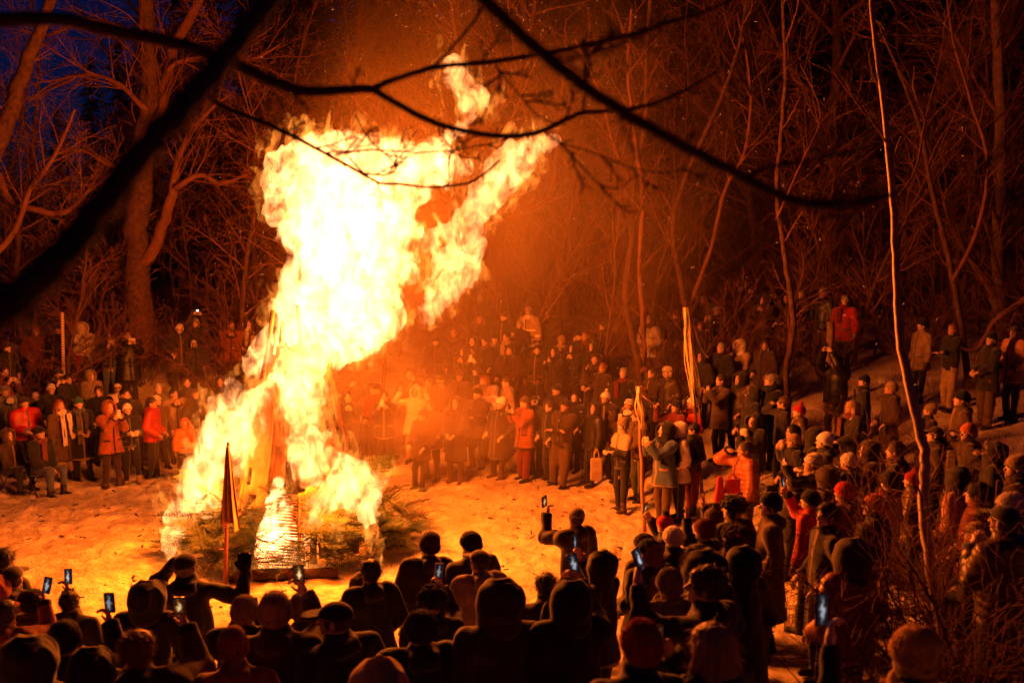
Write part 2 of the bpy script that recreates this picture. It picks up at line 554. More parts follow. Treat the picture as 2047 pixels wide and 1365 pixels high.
for k in range(34):
    a = 1.5 * math.pi + rb.gauss(.2, .9); rr = 1.2 + .6 * rb.random()
    p = np.array([math.cos(a) * rr, math.sin(a) * rr, rb.uniform(.05, .5)])
    pts = [p]
    d = np.array([rb.gauss(0, 1), rb.gauss(0, 1), rb.uniform(-.1, .5)]); d /= np.linalg.norm(d)
    for i in range(5):
        d = d + np.array([rb.gauss(0, .2), rb.gauss(0, .2), rb.gauss(0, .15)]); pts.append(pts[-1] + d / np.linalg.norm(d) * .16)
    m = MB(); m.tube(pts, np.linspace(.014, .004, 6), 4)
    obj('bare_twig', m.mesh('bare_twig'), M_TWIG, pile)
m = MB(); m.tube([(-.75, 0, 0), (-.2, .01, .01), (.4, 0, .0), (.8, .02, .01)], [.085, .09, .08, .08], 10)
lg = obj('log', m.mesh('log'), M_BARK, None, (FX + .12, FY - 1.72, .08), (0, 0, .08))
tag(lg, 'short log lying at the front foot of the bonfire', 'log')

# flames: bodies of glowing gas; deeper flame looks whiter
def flame_body(blobs, h, seed, d0, layers, streak=2.2):
    """blobs: (px,py,r_px[,depth offset m]) as seen in the photograph, at their own distance d0+offset;
    layers: (how far the gas stands off, how torn, roughness); returns one (verts, quads) for each layer"""
    C = []
    for b in blobs:
        dd = d0 + (b[3] if len(b) > 3 else 0)
        C.append((at(b[0], b[1], dd), b[2] * dd / FPX))
    lo = np.min([c - r for c, r in C], 0) - .45
    hi = np.max([c + r for c, r in C], 0) + .45
    P, org = grid(lo, hi, h)
    D0 = np.full(P.shape[:3], 9.0, np.float32)
    for c, r in C:
        i0 = np.maximum(0, np.floor((c - r - .6 - lo) / h).astype(int)); i1 = np.ceil((c + r + .6 - lo) / h).astype(int) + 1
        sl = tuple(slice(a, b) for a, b in zip(i0, i1))
        D0[sl] = smin(D0[sl], np.linalg.norm((P[sl] - c.astype(np.float32)) * np.array([1, 1.45, 1], np.float32), axis=-1) - r, .14)
    m = np.abs(D0) < .46
    q = P[m]
    # turbulence: stretched along the rise, domain-warped
    q[:, 2] /= streak ** .5
    q = q + .22 * np.stack([vnoise(q, 1.6, seed), vnoise(q, 1.6, seed + 5.5), vnoise(q, 1.6, seed + 9.1)], -1)
    n = 0; a_ = 1.0; f_ = 1.7
    for k in range(6):
        n = n + a_ * vnoise(q, f_, seed + 2 + 11.3 * k); f_ *= 2.05; a_ *= .62
    rough = .85 * n - .6 * (.4 - np.abs(fbm(q, 3.4, 3, seed + 17)))
    fil = np.abs(fbm(q * np.array([1, 1, .55], np.float32), 4.2, 4, seed + 31)) if any(l[1] for l in layers) else None
    out = []
    for off, torn, amp in layers:
        D = D0.copy()
        v = D0[m] + amp * rough - off
        if torn:
            v = np.maximum(v, (fil - .22) * .20 * torn)       # thin torn sheets standing off the body
        D[m] = v
        D[:, :, 0] = D[:, :, -1] = 1; D[0] = D[-1] = 1; D[:, 0] = D[:, -1] = 1
        out.append(snet(D, org, h))
    return out
def _flame(strength, seed, col):
    def b(nt, N, L):
        out = N.new('ShaderNodeOutputMaterial')
        tc = N.new('ShaderNodeTexCoord')
        mp = N.new('ShaderNodeMapping'); mp.inputs['Scale'].default_value = (1, 1, .6); mp.inputs['Location'].default_value = (seed, 0, 0)
        L.new(tc.outputs['Object'], mp.inputs['Vector'])
        n = N.new('ShaderNodeTexNoise'); n.inputs['Scale'].default_value = 4.0; n.inputs['Detail'].default_value = 7; n.inputs['Roughness'].default_value = .68
        n.inputs['Distortion'].default_value = 1.1
        L.new(mp.outputs[0], n.inputs['Vector'])
        r = N.new('ShaderNodeMapRange'); r.inputs['From Min'].default_value = .45; r.inputs['From Max'].default_value = .59
        r.inputs['To Min'].default_value = .02; r.inputs['To Max'].default_value = 1.0
        L.new(n.outputs['Fac'], r.inputs['Value'])
        mu = N.new('ShaderNodeMath'); mu.operation = 'MULTIPLY'; mu.inputs[1].default_value = strength
        L.new(r.outputs[0], mu.inputs[0])
        e = N.new('ShaderNodeEmission'); e.inputs['Color'].default_value = (*col, 1)
        L.new(mu.outputs[0], e.inputs['Strength'])
        L.new(e.outputs[0], out.inputs['Volume'])
    return b
fire = empty('bonfire_flame', (FX, FY, 0))
tag(fire, 'huge yellow white flame rising and curling from the bonfire tower', 'flame')
def add_flame(name, blobs, h=.029, amp=.16, seed=1.0, d0=15.6, strength=14.0, streak=2.2, outer=True):
    layers = [('', -.03, 0.0, amp, strength, (1.0, .34, .10))]
    if outer:
        layers.append(('_wisps', .10, 1.0, amp * 1.9, 5.5, (1.0, .27, .03)))
    for (sfx, _, _, _, stg, col), (V, Q) in zip(layers, flame_body(blobs, h, seed, d0, [l[1:4] for l in layers], streak)):
        obj(name + sfx, mesh_np(name + sfx, V - np.array([FX, FY, 0]), Q), mat(('flame_gas', round(stg, 1), seed, sfx), _flame(stg, seed, col)), fire)
add_flame('flame_plume', [
    (612,930,28,-1.15),(618,880,36,-1.05),(612,830,38,-.85),(606,780,42,-.65),(602,735,50,-.4),(606,690,60),(560,695,44),(525,712,36),(498,728,24),(632,905,26,-1.1),(650,870,18,-1.0),(645,935,22,-1.15),(606,690,52,-.3),
    (640,640,92),(690,650,76,.2),(725,620,76,-.2),(752,580,68),(650,590,96),(585,645,48),(665,705,36),
    (640,545,84),(690,540,92),(740,520,82),(650,470,98,.3),(700,440,112,-.2),(765,470,72),(785,525,56),
    (590,470,50),(560,435,34),(585,380,60),(570,345,46),(620,335,62),(670,345,74),(730,345,72),(790,335,66),(840,325,56),(885,330,52),(930,338,36),
    (700,390,90,.2),(780,390,70),(840,395,42),(800,445,52),
    (862,285,24),(895,272,26),(925,258,20),(940,232,16),(930,208,15),(950,190,15),(920,165,17),(912,138,16),(906,114,9),(890,178,8)],
    amp=.17, seed=1.0, strength=18)
add_flame('flame_wing', [
    (845,622,24),(870,600,34),(895,565,40),(915,520,42),(935,475,40),(950,430,38),(970,390,38),(1000,350,38),(1035,322,35),(1072,298,30),(1105,280,18),
    (852,570,32),(825,548,38),(868,525,28),(850,490,24),(905,455,22)],
    amp=.14, seed=4.0, d0=15.4, strength=13.0)
add_flame('flame_leg', [
    (545,765,15),(520,792,24),(492,815,31),(465,842,36),(442,872,38),(422,908,42),(400,945,44),(380,982,46),(366,1018,42),(354,1052,34),(344,1080,24),(336,1102,12),
    (508,852,22),(490,885,18),(478,920,14),(455,935,26),(410,1030,22),(440,985,20),(395,1060,16),(470,770,12),(440,800,12)],
    amp=.19, seed=7.0, d0=15.3, strength=18)
add_flame('flame_leg', [
    (715,958,30),(680,978,36),(650,1005,42),(625,1040,42),(606,1080,38),(596,1115,32),(590,1142,20),(740,968,22),(738,1000,24),(752,1035,16),(766,1072,9),
    (655,905,24),(660,865,16),(695,930,22),(640,1090,24),(665,1050,24),(700,1010,20),(760,955,10)],
    amp=.18, seed=10.0, d0=14.75, strength=18)
add_flame('flame_leg', [
    (560,1020,30),(552,1055,38),(548,1090,40),(545,1122,36),(545,1142,24),(556,985,22),(556,960,16)],
    amp=.10, seed=13.0, d0=14.8, strength=70, outer=False)
# the fire's light
def fire_light(loc, energy, rad):
    l = bpy.data.lights.new('fire_light', 'POINT')
    l.energy = energy; l.color = (1.0, .150, .006); l.shadow_soft_size = rad
    o = bpy.data.objects.new('fire_light', l); COL.objects.link(o); o.parent = fire
    o.location = np.asarray(loc) - np.array([FX, FY, 0])
fire_light(at(680, 260, 15.2), 2100, .7)
fire_light(at(640, 650, 15.5), 4800, .5)
fire_light(at(800, 360, 15.5), 3000, .5)
fire_light(at(400, 930, 15.1), 1400, .25)
fire_light(at(640, 1000, 14.4), 700, .25)

# sparks carried up by the fire
rnd = random.Random(21)
mb = MB()
def spark(p, l, w, d):
    d = np.asarray(d); d = d / np.linalg.norm(d)
    s = np.cross(d, [0.3, 1, .2]); s /= np.linalg.norm(s); t = np.cross(d, s)
    V = [p - d * l / 2, p + s * w, p + t * w, p - s * w, p - t * w, p + d * l / 2]
    mb.add(V, [(0, 2, 1), (0, 3, 2), (0, 4, 3), (0, 1, 4), (5, 1, 2), (5, 2, 3), (5, 3, 4), (5, 4, 1)])
for k in range(750):
    u = rnd.random()
    if u < .42:
        px, py = rnd.gauss(930, 110), rnd.uniform(-20, 420)
    elif u < .8:
        px, py = rnd.gauss(1080, 190), rnd.uniform(0, 900)
    elif u < .93:
        px, py = rnd.uniform(1100, 1950), rnd.uniform(0, 800)
    else:
        px, py = rnd.gauss(480, 70), rnd.uniform(350, 900)
    d = rnd.uniform(12.5, 19)
    spark(at(px, py, d), rnd.uniform(.01, .06), rnd.uniform(.0016, .0042), (rnd.gauss(.2, .5), rnd.gauss(0, .5), rnd.gauss(.6, .6)))
def _spark(nt, N, L):
    out = N.new('ShaderNodeOutputMaterial'); e = N.new('ShaderNodeEmission')
    e.inputs['Color'].default_value = (1, .28, .05, 1); e.inputs['Strength'].default_value = 1.3
    L.new(e.outputs[0], out.inputs['Surface'])
o = obj('flying_sparks', mb.mesh('flying_sparks', False), mat('spark', _spark))
_mats['spark'].cycles.emission_sampling = 'NONE'
tag(o, 'glowing sparks drifting up on the wind beside the flame', 'sparks', kind='stuff')

# smoke drifting off behind and to the lee side of the fire
def _smoke(nt, N, L, dens=1.0, lo=.36):
    out = N.new('ShaderNodeOutputMaterial'); v = N.new('ShaderNodeVolumePrincipled')
    tc = N.new('ShaderNodeTexCoord')
    ln = N.new('ShaderNodeVectorMath'); ln.operation = 'LENGTH'; L.new(tc.outputs['Object'], ln.inputs[0])
    fall = N.new('ShaderNodeMapRange'); fall.interpolation_type = 'SMOOTHSTEP'
    fall.inputs['From Min'].default_value = 1.0; fall.inputs['From Max'].default_value = .25
    L.new(ln.outputs['Value'], fall.inputs['Value'])
    n = N.new('ShaderNodeTexNoise'); n.inputs['Scale'].default_value = 2.6; n.inputs['Detail'].default_value = 3; n.inputs['Roughness'].default_value = .55
    L.new(tc.outputs['Object'], n.inputs['Vector'])
    r = N.new('ShaderNodeMapRange'); r.inputs['From Min'].default_value = lo; r.inputs['From Max'].default_value = .66
    r.inputs['To Min'].default_value = .15; r.inputs['To Max'].default_value = 1.5
    L.new(n.outputs['Fac'], r.inputs['Value'])
    m = N.new('ShaderNodeMath'); m.operation = 'MULTIPLY'; L.new(fall.outputs[0], m.inputs[0]); L.new(r.outputs[0], m.inputs[1])
    m2 = N.new('ShaderNodeMath'); m2.operation = 'MULTIPLY'; m2.inputs[1].default_value = SMOKE_D * dens
    L.new(m.outputs[0], m2.inputs[0]); L.new(m2.outputs[0], v.inputs['Density'])
    v.inputs['Color'].default_value = (.72, .53, .30, 1); v.inputs['Anisotropy'].default_value = .2
    L.new(v.outputs[0], out.inputs['Volume'])
SMOKE_D = .078
def smoke_puff(c, r, rot=0.0, dens=1.0):
    P, org = grid((-1.15,) * 3, (1.15,) * 3, .115)
    V, Q = snet(np.linalg.norm(P, axis=-1) - 1, org, .115)
    o = obj('smoke', mesh_np('smoke', V, Q), mat(('smoke', dens), lambda a, b, c_: _smoke(a, b, c_, dens, .36 if dens == 1 else .44)), None, c, (0, rot, 0), r)
    return tag(o, kind='stuff')
tag(smoke_puff(at(1010, 470, 17.6), (5.0, 3.2, 7.2), .20), 'orange lit smoke rising on the lee side of the flame', 'smoke')
tag(smoke_puff(at(800, 850, 17.2), (3.0, 1.7, 1.9), .25, 3.4), 'thick low smoke rolling off the tower across the crowd', 'smoke')
tag(smoke_puff(at(380, 830, 17.4), (1.5, 1.2, 1.3), 0, 3.0), 'thin smoke beside the left leg of the flame', 'smoke')
# ------------------------------------------------------------------ trees
def grow(rn, out, p, d, L, r, level, maxl, segs, wander, up, kids, kid_len, kid_ang, minr=.003):
    n = segs[level]
    g = rn.gauss
    pts = [Vector(p)]
    step = L / n
    dd = Vector(d).normalized()
    for i in range(n):
        dd = (dd + Vector((g(0, wander), g(0, wander), g(0, wander) + up))).normalized()
        pts.append(pts[-1] + dd * step)
    rad = [max(minr, r * (1 - .82 * (i / n) ** 1.15)) for i in range(n + 1)]
    out.append((level, np.array(pts), np.array(rad)))
    if level >= maxl:
        return
    lo, cnt = kids[level]
    for k in range(cnt):
        t = lo + (1 - lo) * ((k + rn.random()) / cnt)
        f = t * n
        i = min(n - 1, int(f))
        q = pts[i].lerp(pts[i + 1], f - i)
        ax = (pts[i + 1] - pts[i]).normalized()
        s = ax.cross(Vector((g(0, 1), g(0, 1), g(0, 1)))).normalized()
        ang = kid_ang[level] * rn.uniform(.7, 1.25)
        rr = max(minr, rad[i] * rn.uniform(.4, .62))
        grow(rn, out, q, ax * math.cos(ang) + s * math.sin(ang), L * kid_len[level] * rn.uniform(.55, 1.2) * (1.15 - .6 * t), rr, level + 1, maxl, segs, wander * 1.15, up, kids, kid_len, kid_ang, minr)
def tree_meshes(name, stems, sides=(9, 5, 4, 3, 3)):
    tr = [t for t in stems if t[0] == 0]
    br = [t for t in stems if t[0] > 0]
    a = tubes_mesh(name + '_trunk', [(p, r, sides[0]) for l, p, r in tr])
    b = tubes_mesh(name + '_crown', [(p, r, sides[min(l, 4)]) for l, p, r in br])
    return a, b
TREES, SAPS, SHRUBS = [], [], []
for s in range(4):
    rn = random.Random(100 + s); out = []
    grow(rn, out, np.zeros(3), np.array([rn.gauss(0, .04), rn.gauss(0, .04), 1]), 15.5, .12 + .025 * s, 0, 3, (16, 8, 5, 4), .045, .02,
         ((.15, 20), (.2, 10), (.2, 6)), (.34, .48, .5), (.95, .85, .8), .004)
    TREES.append(tree_meshes('tree', out))
for s in range(5):
    rn = random.Random(200 + s); out = []
    grow(rn, out, np.zeros(3), np.array([rn.gauss(0, .08), rn.gauss(0, .08), 1]), 8.5, .05 + .006 * s, 0, 3, (18, 7, 4, 3), .075, .012,
         ((.12, 19), (.15, 9), (.2, 5)), (.27, .5, .55), (.75, .8, .8), .0035)
    SAPS.append(tree_meshes('sapling', out, (6, 4, 3, 3, 3)))
for s in range(4):
    rn = random.Random(300 + s); out = []
    for q in range(11):
        a = rn.uniform(0, 6.28)
        grow(rn, out, np.array([math.cos(a), math.sin(a), 0]) * rn.uniform(0, .15), np.array([math.cos(a) * .55, math.sin(a) * .55, 1]), rn.uniform(1.3, 2.7), .014, 0, 2, (9, 5, 3), .13, -.01,
             ((.15, 9), (.2, 6)), (.42, .5), (.7, .8), .0028)
    SHRUBS.append(tree_meshes('shrub', out, (4, 3, 3, 3, 3)))
def put_tree(kind, v, x, y, s, rz, label, group, name, mats=(None, None), tilt=(0, 0)):
    r = empty(name, (x, y, gz(x, y) - .05), rz, s)
    r.rotation_euler = (tilt[0], tilt[1], rz)
    tag(r, label, 'shrub' if kind is SHRUBS else 'tree', group)
    a, b = kind[v % len(kind)]
    obj('trunk' if kind is not SHRUBS else 'stems', a, mats[0] or M_BARK, r)
    obj('crown' if kind is not SHRUBS else 'twigs', b, mats[1] or M_TWIG, r)
    return r
rnd = random.Random(77)
def scatter(n, x0, x1, y0, y1, rmin, dmin, taken):
    out = []
    tries = 0
    while len(out) < n and tries < 6000:
        tries += 1
        x, y = rnd.uniform(x0, x1), rnd.uniform(y0, y1)
        if math.hypot(x - FX, y - FY) < rmin or abs(x) / y > .62 or (x / y < -.33 and rnd.random() < .6):
            continue
        if any((x - a) ** 2 + (y - b) ** 2 < dmin ** 2 for a, b in taken):
            continue
        taken.append((x, y)); out.append((x, y))
    return out
taken = []
for k, (x, y) in enumerate(scatter(24, -7, 22, 29, 44, 10, 1.9, taken) + scatter(3, -20, -9, 36, 44, 10, 2, taken)):
    put_tree(TREES, k, x, y, rnd.uniform(.75, 1.15), rnd.uniform(0, 6.28), 'bare forest tree standing in the dark wood behind the crowd', 'bare trees in the wood', 'bare_tree')
for k, (x, y) in enumerate(scatter(104, -17, 20, 23.4, 38, 8.6, .6, taken)):
    put_tree(SAPS, k, x, y, rnd.uniform(.7, 1.3), rnd.uniform(0, 6.28), 'thin bare sapling at the edge of the dark wood', 'bare saplings at the wood edge', 'sapling', tilt=(rnd.gauss(0, .06), rnd.gauss(0, .06)))
for k, (x, y) in enumerate(scatter(64, -16, 18, 22.5, 34, 8.4, .8, taken)):
    put_tree(SHRUBS, k, x, y, rnd.uniform(.8, 1.5), rnd.uniform(0, 6.28), 'leafless shrub with many thin stems on the snowy bank behind the crowd', 'bare shrubs on the bank', 'shrub')
# tangled shrubs on the near slope at the right-hand edge
for k, (px, py, d, s) in enumerate([(1840,1120,9.5,1.0),(1960,1180,8.6,1.1),(1930,1330,6.8,.8),(2030,1250,7.2,1.0),(1720,900,17,1.1),(1790,960,14.5,1.0),(2020,1050,12,1.1),(1640,840,19,1.0),(1890,900,16.5,1.1),(1760,1330,7.4,.6),(1990,960,15,1.1),(1850,1290,7.2,.7),(2040,1340,6.4,.6),(1900,1230,8.0,.9),(1830,1010,12,1.0),(2030,900,14,1.1),(1700,1000,15.5,.9),(1950,1090,9.8,.9)]):
    p = at(px, py, d)
    put_tree(SHRUBS, k + 1, p[0], p[1], s * (1.0 if d < 10 else .62), rnd.uniform(0, 6.28), 'leafless twiggy shrub tangled among the people on the near slope', 'tangled shrubs on the near slope', 'shrub')

def px_tree(name, label, stems, mats=(None, None), twig=None, seed=1, ext=0.0, cat='tree', group=None):
    """a particular tree: stems = list of (d, [(px,py,width_px)...]); first is the trunk"""
    rn = random.Random(seed)
    out = []
    base = None
    for k, (d, pts) in enumerate(stems):
        dd = [d] * len(pts) if not hasattr(d, '__len__') else np.linspace(d[0], d[1], len(pts))
        P = np.array([at(a, b, q) for (a, b, w), q in zip(pts, dd)])
        R = np.array([w * q / FPX / 2 for (a, b, w), q in zip(pts, dd)])
        # smooth the polyline
        t = np.linspace(0, len(P) - 1, (len(P) - 1) * 5 + 1)
        i = np.clip(t.astype(int), 0, len(P) - 2); f = (t - i)[:, None]
        p0 = P[np.maximum(i - 1, 0)]; p1 = P[i]; p2 = P[i + 1]; p3 = P[np.minimum(i + 2, len(P) - 1)]
        C = .5 * (2 * p1 + (p2 - p0) * f + (2 * p0 - 5 * p1 + 4 * p2 - p3) * f ** 2 + (3 * p1 - p0 - 3 * p2 + p3) * f ** 3)
        RR = np.interp(t, np.arange(len(R)), R)
        if k:
            allp = np.concatenate([c_ for _, c_, _ in out])
            dist = np.linalg.norm(allp - C[0], axis=1)
            if dist.min() < .6:
                C[0] = allp[dist.argmin()]
        jit = np.array([[rn.gauss(0, .12), rn.gauss(0, .12), rn.gauss(0, .08)] for _ in C]) * RR[:, None]; jit[0] = 0
        C = C + jit
        if k == 0:
            if ext:
                g = C[0].copy(); g[2] = min(g[2], gz(g[0], g[1])) - .1
                if C[0][2] - g[2] > .15:
                    C = np.vstack([g, C]); RR = np.concatenate([[RR[0] * 1.25], RR])
            base = C[0].copy()
        out.append((0 if k == 0 else 1, C, RR))
        if twig:
            n, L, mx = twig
            for q in range(n if k else n):
                j = rn.randrange(len(C) // 6, len(C) - 1)
                ax = C[j + 1] - C[j]; ax /= np.linalg.norm(ax) + 1e-9
                s = np.cross(ax, [rn.gauss(0, 1), rn.gauss(0, 1), rn.gauss(0, 1)]); s /= np.linalg.norm(s)
                grow(rn, out, C[j], ax * .7 + s * .7 + np.array([0, 0, .15]), L * rn.uniform(.5, 1.3), max(.004, min(RR[j] * .5, L * .014)), 2, mx, (1, 1, 7, 5, 4), .10, .01,
                     ((0, 0), (0, 0), (.15, 6), (.2, 4)), (0, 0, .5, .5), (0, 0, .8, .8), .0025)
    r = empty(name, base)
    tag(r, label, cat, group)
    trk = tubes_mesh('trunk', [(p - base, q, 12) for l, p, q in out if l == 0])
    obj('trunk' if cat == 'tree' else 'limb', trk, mats[0] or M_BARK, r)
    br = [(l, p - base, q, {1: 8, 2: 4}.get(l, 3)) for l, p, q in out if l > 0]
    if br and cat == 'tree':
        obj('crown', tubes_mesh('crown', [t[1:] for t in br]), mats[1] or mats[0] or M_TWIG, r)
    elif br:
        runs = []
        for t in br:
            if t[0] <= 2 or not runs:
                runs.append([])
            runs[-1].append(t[1:])
        for g in runs:
            obj('side_branch', tubes_mesh('side_branch', g), mats[1] or mats[0] or M_TWIG, r)
    return r
px_tree('big_tree', 'big old forked tree with thick trunk behind the people by the fire', [
    (27, [(284,720,58),(282,640,52),(272,520,50),(276,420,46),(286,300,44),(296,200,40),(300,100,34),(292,0,30),(285,-140,22),(300,-300,10)]),
    (26.8, [(288,530,26),(315,480,24),(338,410,22),(352,350,18),(372,280,13),(420,220,8),(460,190,4)]),
    (27.3, [(296,260,26),(318,220,26),(335,160,24),(350,90,22),(395,10,18),(430,-80,14),(470,-200,6)]),
    (26.5, [(345,380,12),(400,350,11),(440,368,10),(490,350,7),(530,335,4)]),
    (26.6, [(290,220,12),(240,170,10),(180,150,8),(120,160,6),(60,200,4)]),
    (27.2, [(282,350,11),(220,330,9),(160,300,7),(90,320,5),(30,370,3)]),
    (27.2, [(300,110,12),(250,60,10),(170,40,8),(100,70,5),(40,60,3)]),
    (26.9, [(340,130,10),(420,110,8),(500,120,6),(560,90,4)]),
    (27.4, [(275,440,9),(230,400,8),(190,410,6),(140,440,4)])],
    twig=(16, 1.9, 4), seed=5, ext=1)
px_tree('leaning_tree', 'tree trunk leaning across the blue corner of night sky', [
    (24, [(-120,640,50),(-70,500,44),(-20,330,38),(20,220,32),(60,110,26),(100,10,20),(150,-120,12)]),
    (23.8, [(-20,520,14),(30,460,12),(60,380,10),(110,310,8),(150,220,5)]),
    (24.2, [(-60,420,14),(-10,350,16),(20,400,13),(70,420,14),(130,425,11),(180,380,8),(235,340,4)])],
    twig=(14, 1.5, 4), seed=8, ext=1)
M_SMOOTH = surf('bark_smooth', (.42, .29, .19), .45, 5, .35, .25, 25, spec=.5)
px_tree('curved_sapling', 'smooth bent sapling lit along one side, nearest trunk among the people', [
    ((8.4, 9.6), [(1893,1330,24),(1880,1240,22.4),(1858,1120,21.6),(1847,1030,20.8),(1850,930,20),(1838,860,19.2),(1815,760,18.4),(1800,680,17.6),(1793,560,15.2),(1787,430,13.6),(1772,260,12),(1756,130,10.4),(1744,30,8.8),(1736,-80,7.2),(1725,-200,5.6)]),
    (9.5, [(1790,400,4.8),(1830,340,4),(1850,240,3.2),(1880,120,2.4),(1890,20,1.6)])],
    mats=(M_SMOOTH, M_TWIG), twig=(7, .8, 3), seed=3, ext=1)
px_tree('wavy_sapling', 'slim wavy tree stem in front of the man in black jacket on the hillside', [
    (19.5, [(1575,800,13),(1572,740,12),(1580,690,12),(1586,640,12),(1576,560,11),(1562,470,10),(1553,380,10),(1560,280,9),(1570,160,8),(1566,40,7),(1560,-90,5)]),
    (19.3, [(1556,430,5),(1600,330,4),(1640,230,3),(1600,130,2)])],
    twig=(9, 1.3, 4), seed=13, ext=1)
px_tree('twin_tree', 'pair of slim stems rising together through the orange smoke', [
    (22.5, [(1282,770,15),(1268,690,14),(1250,600,13),(1262,480,12),(1268,360,12),(1290,240,10),(1292,120,9),(1300,0,8),(1310,-120,5)]),
    (22.4, [(1290,750,12),(1285,640,12),(1278,520,11),(1285,400,10),(1270,280,8),(1255,150,7),(1262,20,5)]),
    (22.6, [(1268,380,8),(1230,300,7),(1200,190,6),(1150,80,4)])],
    twig=(12, 1.3, 4), seed=14, ext=1)
px_tree('straight_tree', 'straight pale trunk at the far side of the right-hand hillside', [
    (25, [(1996,640,30),(1994,560,25),(1996,450,24),(2000,330,23),(1998,200,22),(1994,90,20),(1990,-30,18),(1990,-200,14)]),
    (24.8, [(1992,600,12),(1940,520,10),(1900,450,8),(1880,370,6),(1860,300,4)]),
    (25.2, [(1998,420,9),(2040,360,8),(2090,300,5)]),
    (25, [(1996,230,9),(1950,160,8),(1920,90,7),(1880,40,4)])],
    mats=(M_BARK_PALE, M_TWIG), twig=(16, 1.7, 4), seed=15, ext=1)
px_tree('slender_tree', 'slender forked tree with upswept limbs on the right-hand hillside', [
    (21, [(1940,800,14),(1925,680,13),(1905,560,12),(1885,470,11),(1862,380,10),(1840,260,9),(1800,150,7),(1760,60,5)]),
    (20.8, [(1905,560,10),(1950,470,9),(1975,330,8),(1940,200,7),(1905,80,5),(1890,-40,4)]),
    (20.8, [(2120,540,18),(2047,600,14),(1990,640,11),(1950,700,9),(1900,690,5),(1850,720,3)])],
    twig=(14, 1.2, 4), seed=16, ext=1)
px_tree('arching_tree', 'thin double tree arching up behind the long pale strips on a pole', [
    (23, [(1400,800,13),(1385,690,13),(1360,560,12),(1345,450,11),(1380,330,10),(1440,200,9),(1480,80,7),(1500,-60,5)]),
    (23.2, [(1375,620,9),(1420,500,9),(1450,380,8),(1490,300,7),(1500,170,6),(1475,30,4)])],
    twig=(14, 1.3, 4), seed=17, ext=1)
# boughs hanging close in front of the camera, out of focus
M_NEAR = surf('bark_near', (.10, .07, .05), .9, 9, .5, .6, 40)
def near_bough(label, stems, twig, seed):
    return px_tree('overhanging_bough', label, stems, (M_NEAR, M_NEAR), twig, seed, 0, 'branch', 'boughs hanging close to the camera')
near_bough('dark bough sweeping across the top and forking over the flame', [
    ((2.3, 2.9), [(-260,90,39.1),(-120,60,37.4),(0,42,32.3),(120,40,28.1),(250,66,27.2),(370,92,27.2),(470,128,24.6),(560,170,22.9),(620,182,21.2),(690,180,18.7),(745,178,17)]),
    ((2.9, 3.3), [(745,178,13.6),(800,155,11),(870,135,11),(960,126,10.2),(1060,112,10.2),(1150,95,9.35),(1260,70,9.35),(1340,44,7.65),(1420,20,5.95),(1520,-30,4.25)]),
    ((2.9, 3.2), [(745,178,14.4),(790,205,13.6),(850,238,13.6),(910,258,11.9),(1000,272,11.9),(1070,266,11),(1130,240,10.2),(1165,226,9.35),(1230,222,8.5),(1300,210,7.65),(1370,180,5.95),(1440,140,4.25)]),
    ((3.2, 3.3), [(1165,226,5.95),(1168,190,5.1),(1170,150,4.25)]),
    ((3.1, 3.2), [(858,140,5.95),(900,100,5.95),(950,40,5.1),(970,0,4.25),(980,-60,3.4)]),
    ((3.1, 3.15), [(990,125,5.1),(1000,160,4.25),(980,200,4.25),(960,250,4.25)]),
    ((3.1, 3.15), [(990,130,4.25),(1030,180,3.4),(1080,235,3.4),(1130,250,2.55)]),
    ((3.08, 3.2), [(1085,263,4.25),(1120,288,4.25),(1160,330,4.25),(1200,370,3.4),(1240,375,3.4),(1270,350,2.55)]),
    ((3.1, 3.2), [(1118,286,3.4),(1200,310,3.4),(1260,335,3.4),(1330,345,2.55),(1400,330,1.7)])], (3, .12, 3), 31)
near_bough('thick blurred bough crossing diagonally at the left', [
    ((1.25, 1.0), [(640,-140,44),(560,-30,46),(480,70,50),(420,150,52),(340,240,56),(250,350,60),(150,480,66),(50,580,72),(-80,680,78),(-260,800,84)])], None, 32)
near_bough('long bough slanting down from the top middle to the right', [
    ((1.9, 2.3), [(860,-120,29.9),(960,-10,28.2),(1030,60,26.4),(1110,130,26.4),(1200,195,24.6),(1290,250,23.8),(1380,300,22.9),(1480,350,22),(1560,392,21.1),(1640,410,19.4),(1720,405,17.6),(1785,388,9)]),
    ((2.2, 2.25), [(1490,352,9.68),(1560,330,8.8),(1640,318,7.04),(1720,300,4.4),(1800,300,2.64)]),
    ((2.15, 2.2), [(1720,405,8.8),(1700,435,7.04),(1665,458,5.28)]),
    ((2.1, 2.3), [(1110,125,7.04),(1180,110,6.16),(1250,85,5.28),(1300,40,4.4)])], (4, .12, 3), 33)
near_bough('thin twiggy bough drooping across the face of the flame', [
    ((3.6, 4.2), [(380,160,12),(440,210,11),(500,235,10),(560,260,9),(610,285,8),(660,312,7),(720,345,7),(760,366,6),(800,368,6),(850,374,5),(900,372,5),(950,360,5),(1000,320,4)]),
    ((4.0, 4.1), [(660,312,4),(740,300,4),(830,305,3),(910,300,3),(960,290,2)]),
    ((4.1, 4.15), [(720,345,4),(770,350,4),(790,330,3),(740,280,3),(710,230,3)]),
    ((4.02, 4.1), [(900,372,3),(897,330,3),(905,280,2)])], (4, .16, 3), 34)
near_bough('blurred black bough tip dipping in front of the hillside crowd', [
    ((1.7, 1.9), [(1640,380,7),(1560,440,7),(1500,505,6),(1440,560,6),(1390,620,5),(1340,680,4)])], None, 35)

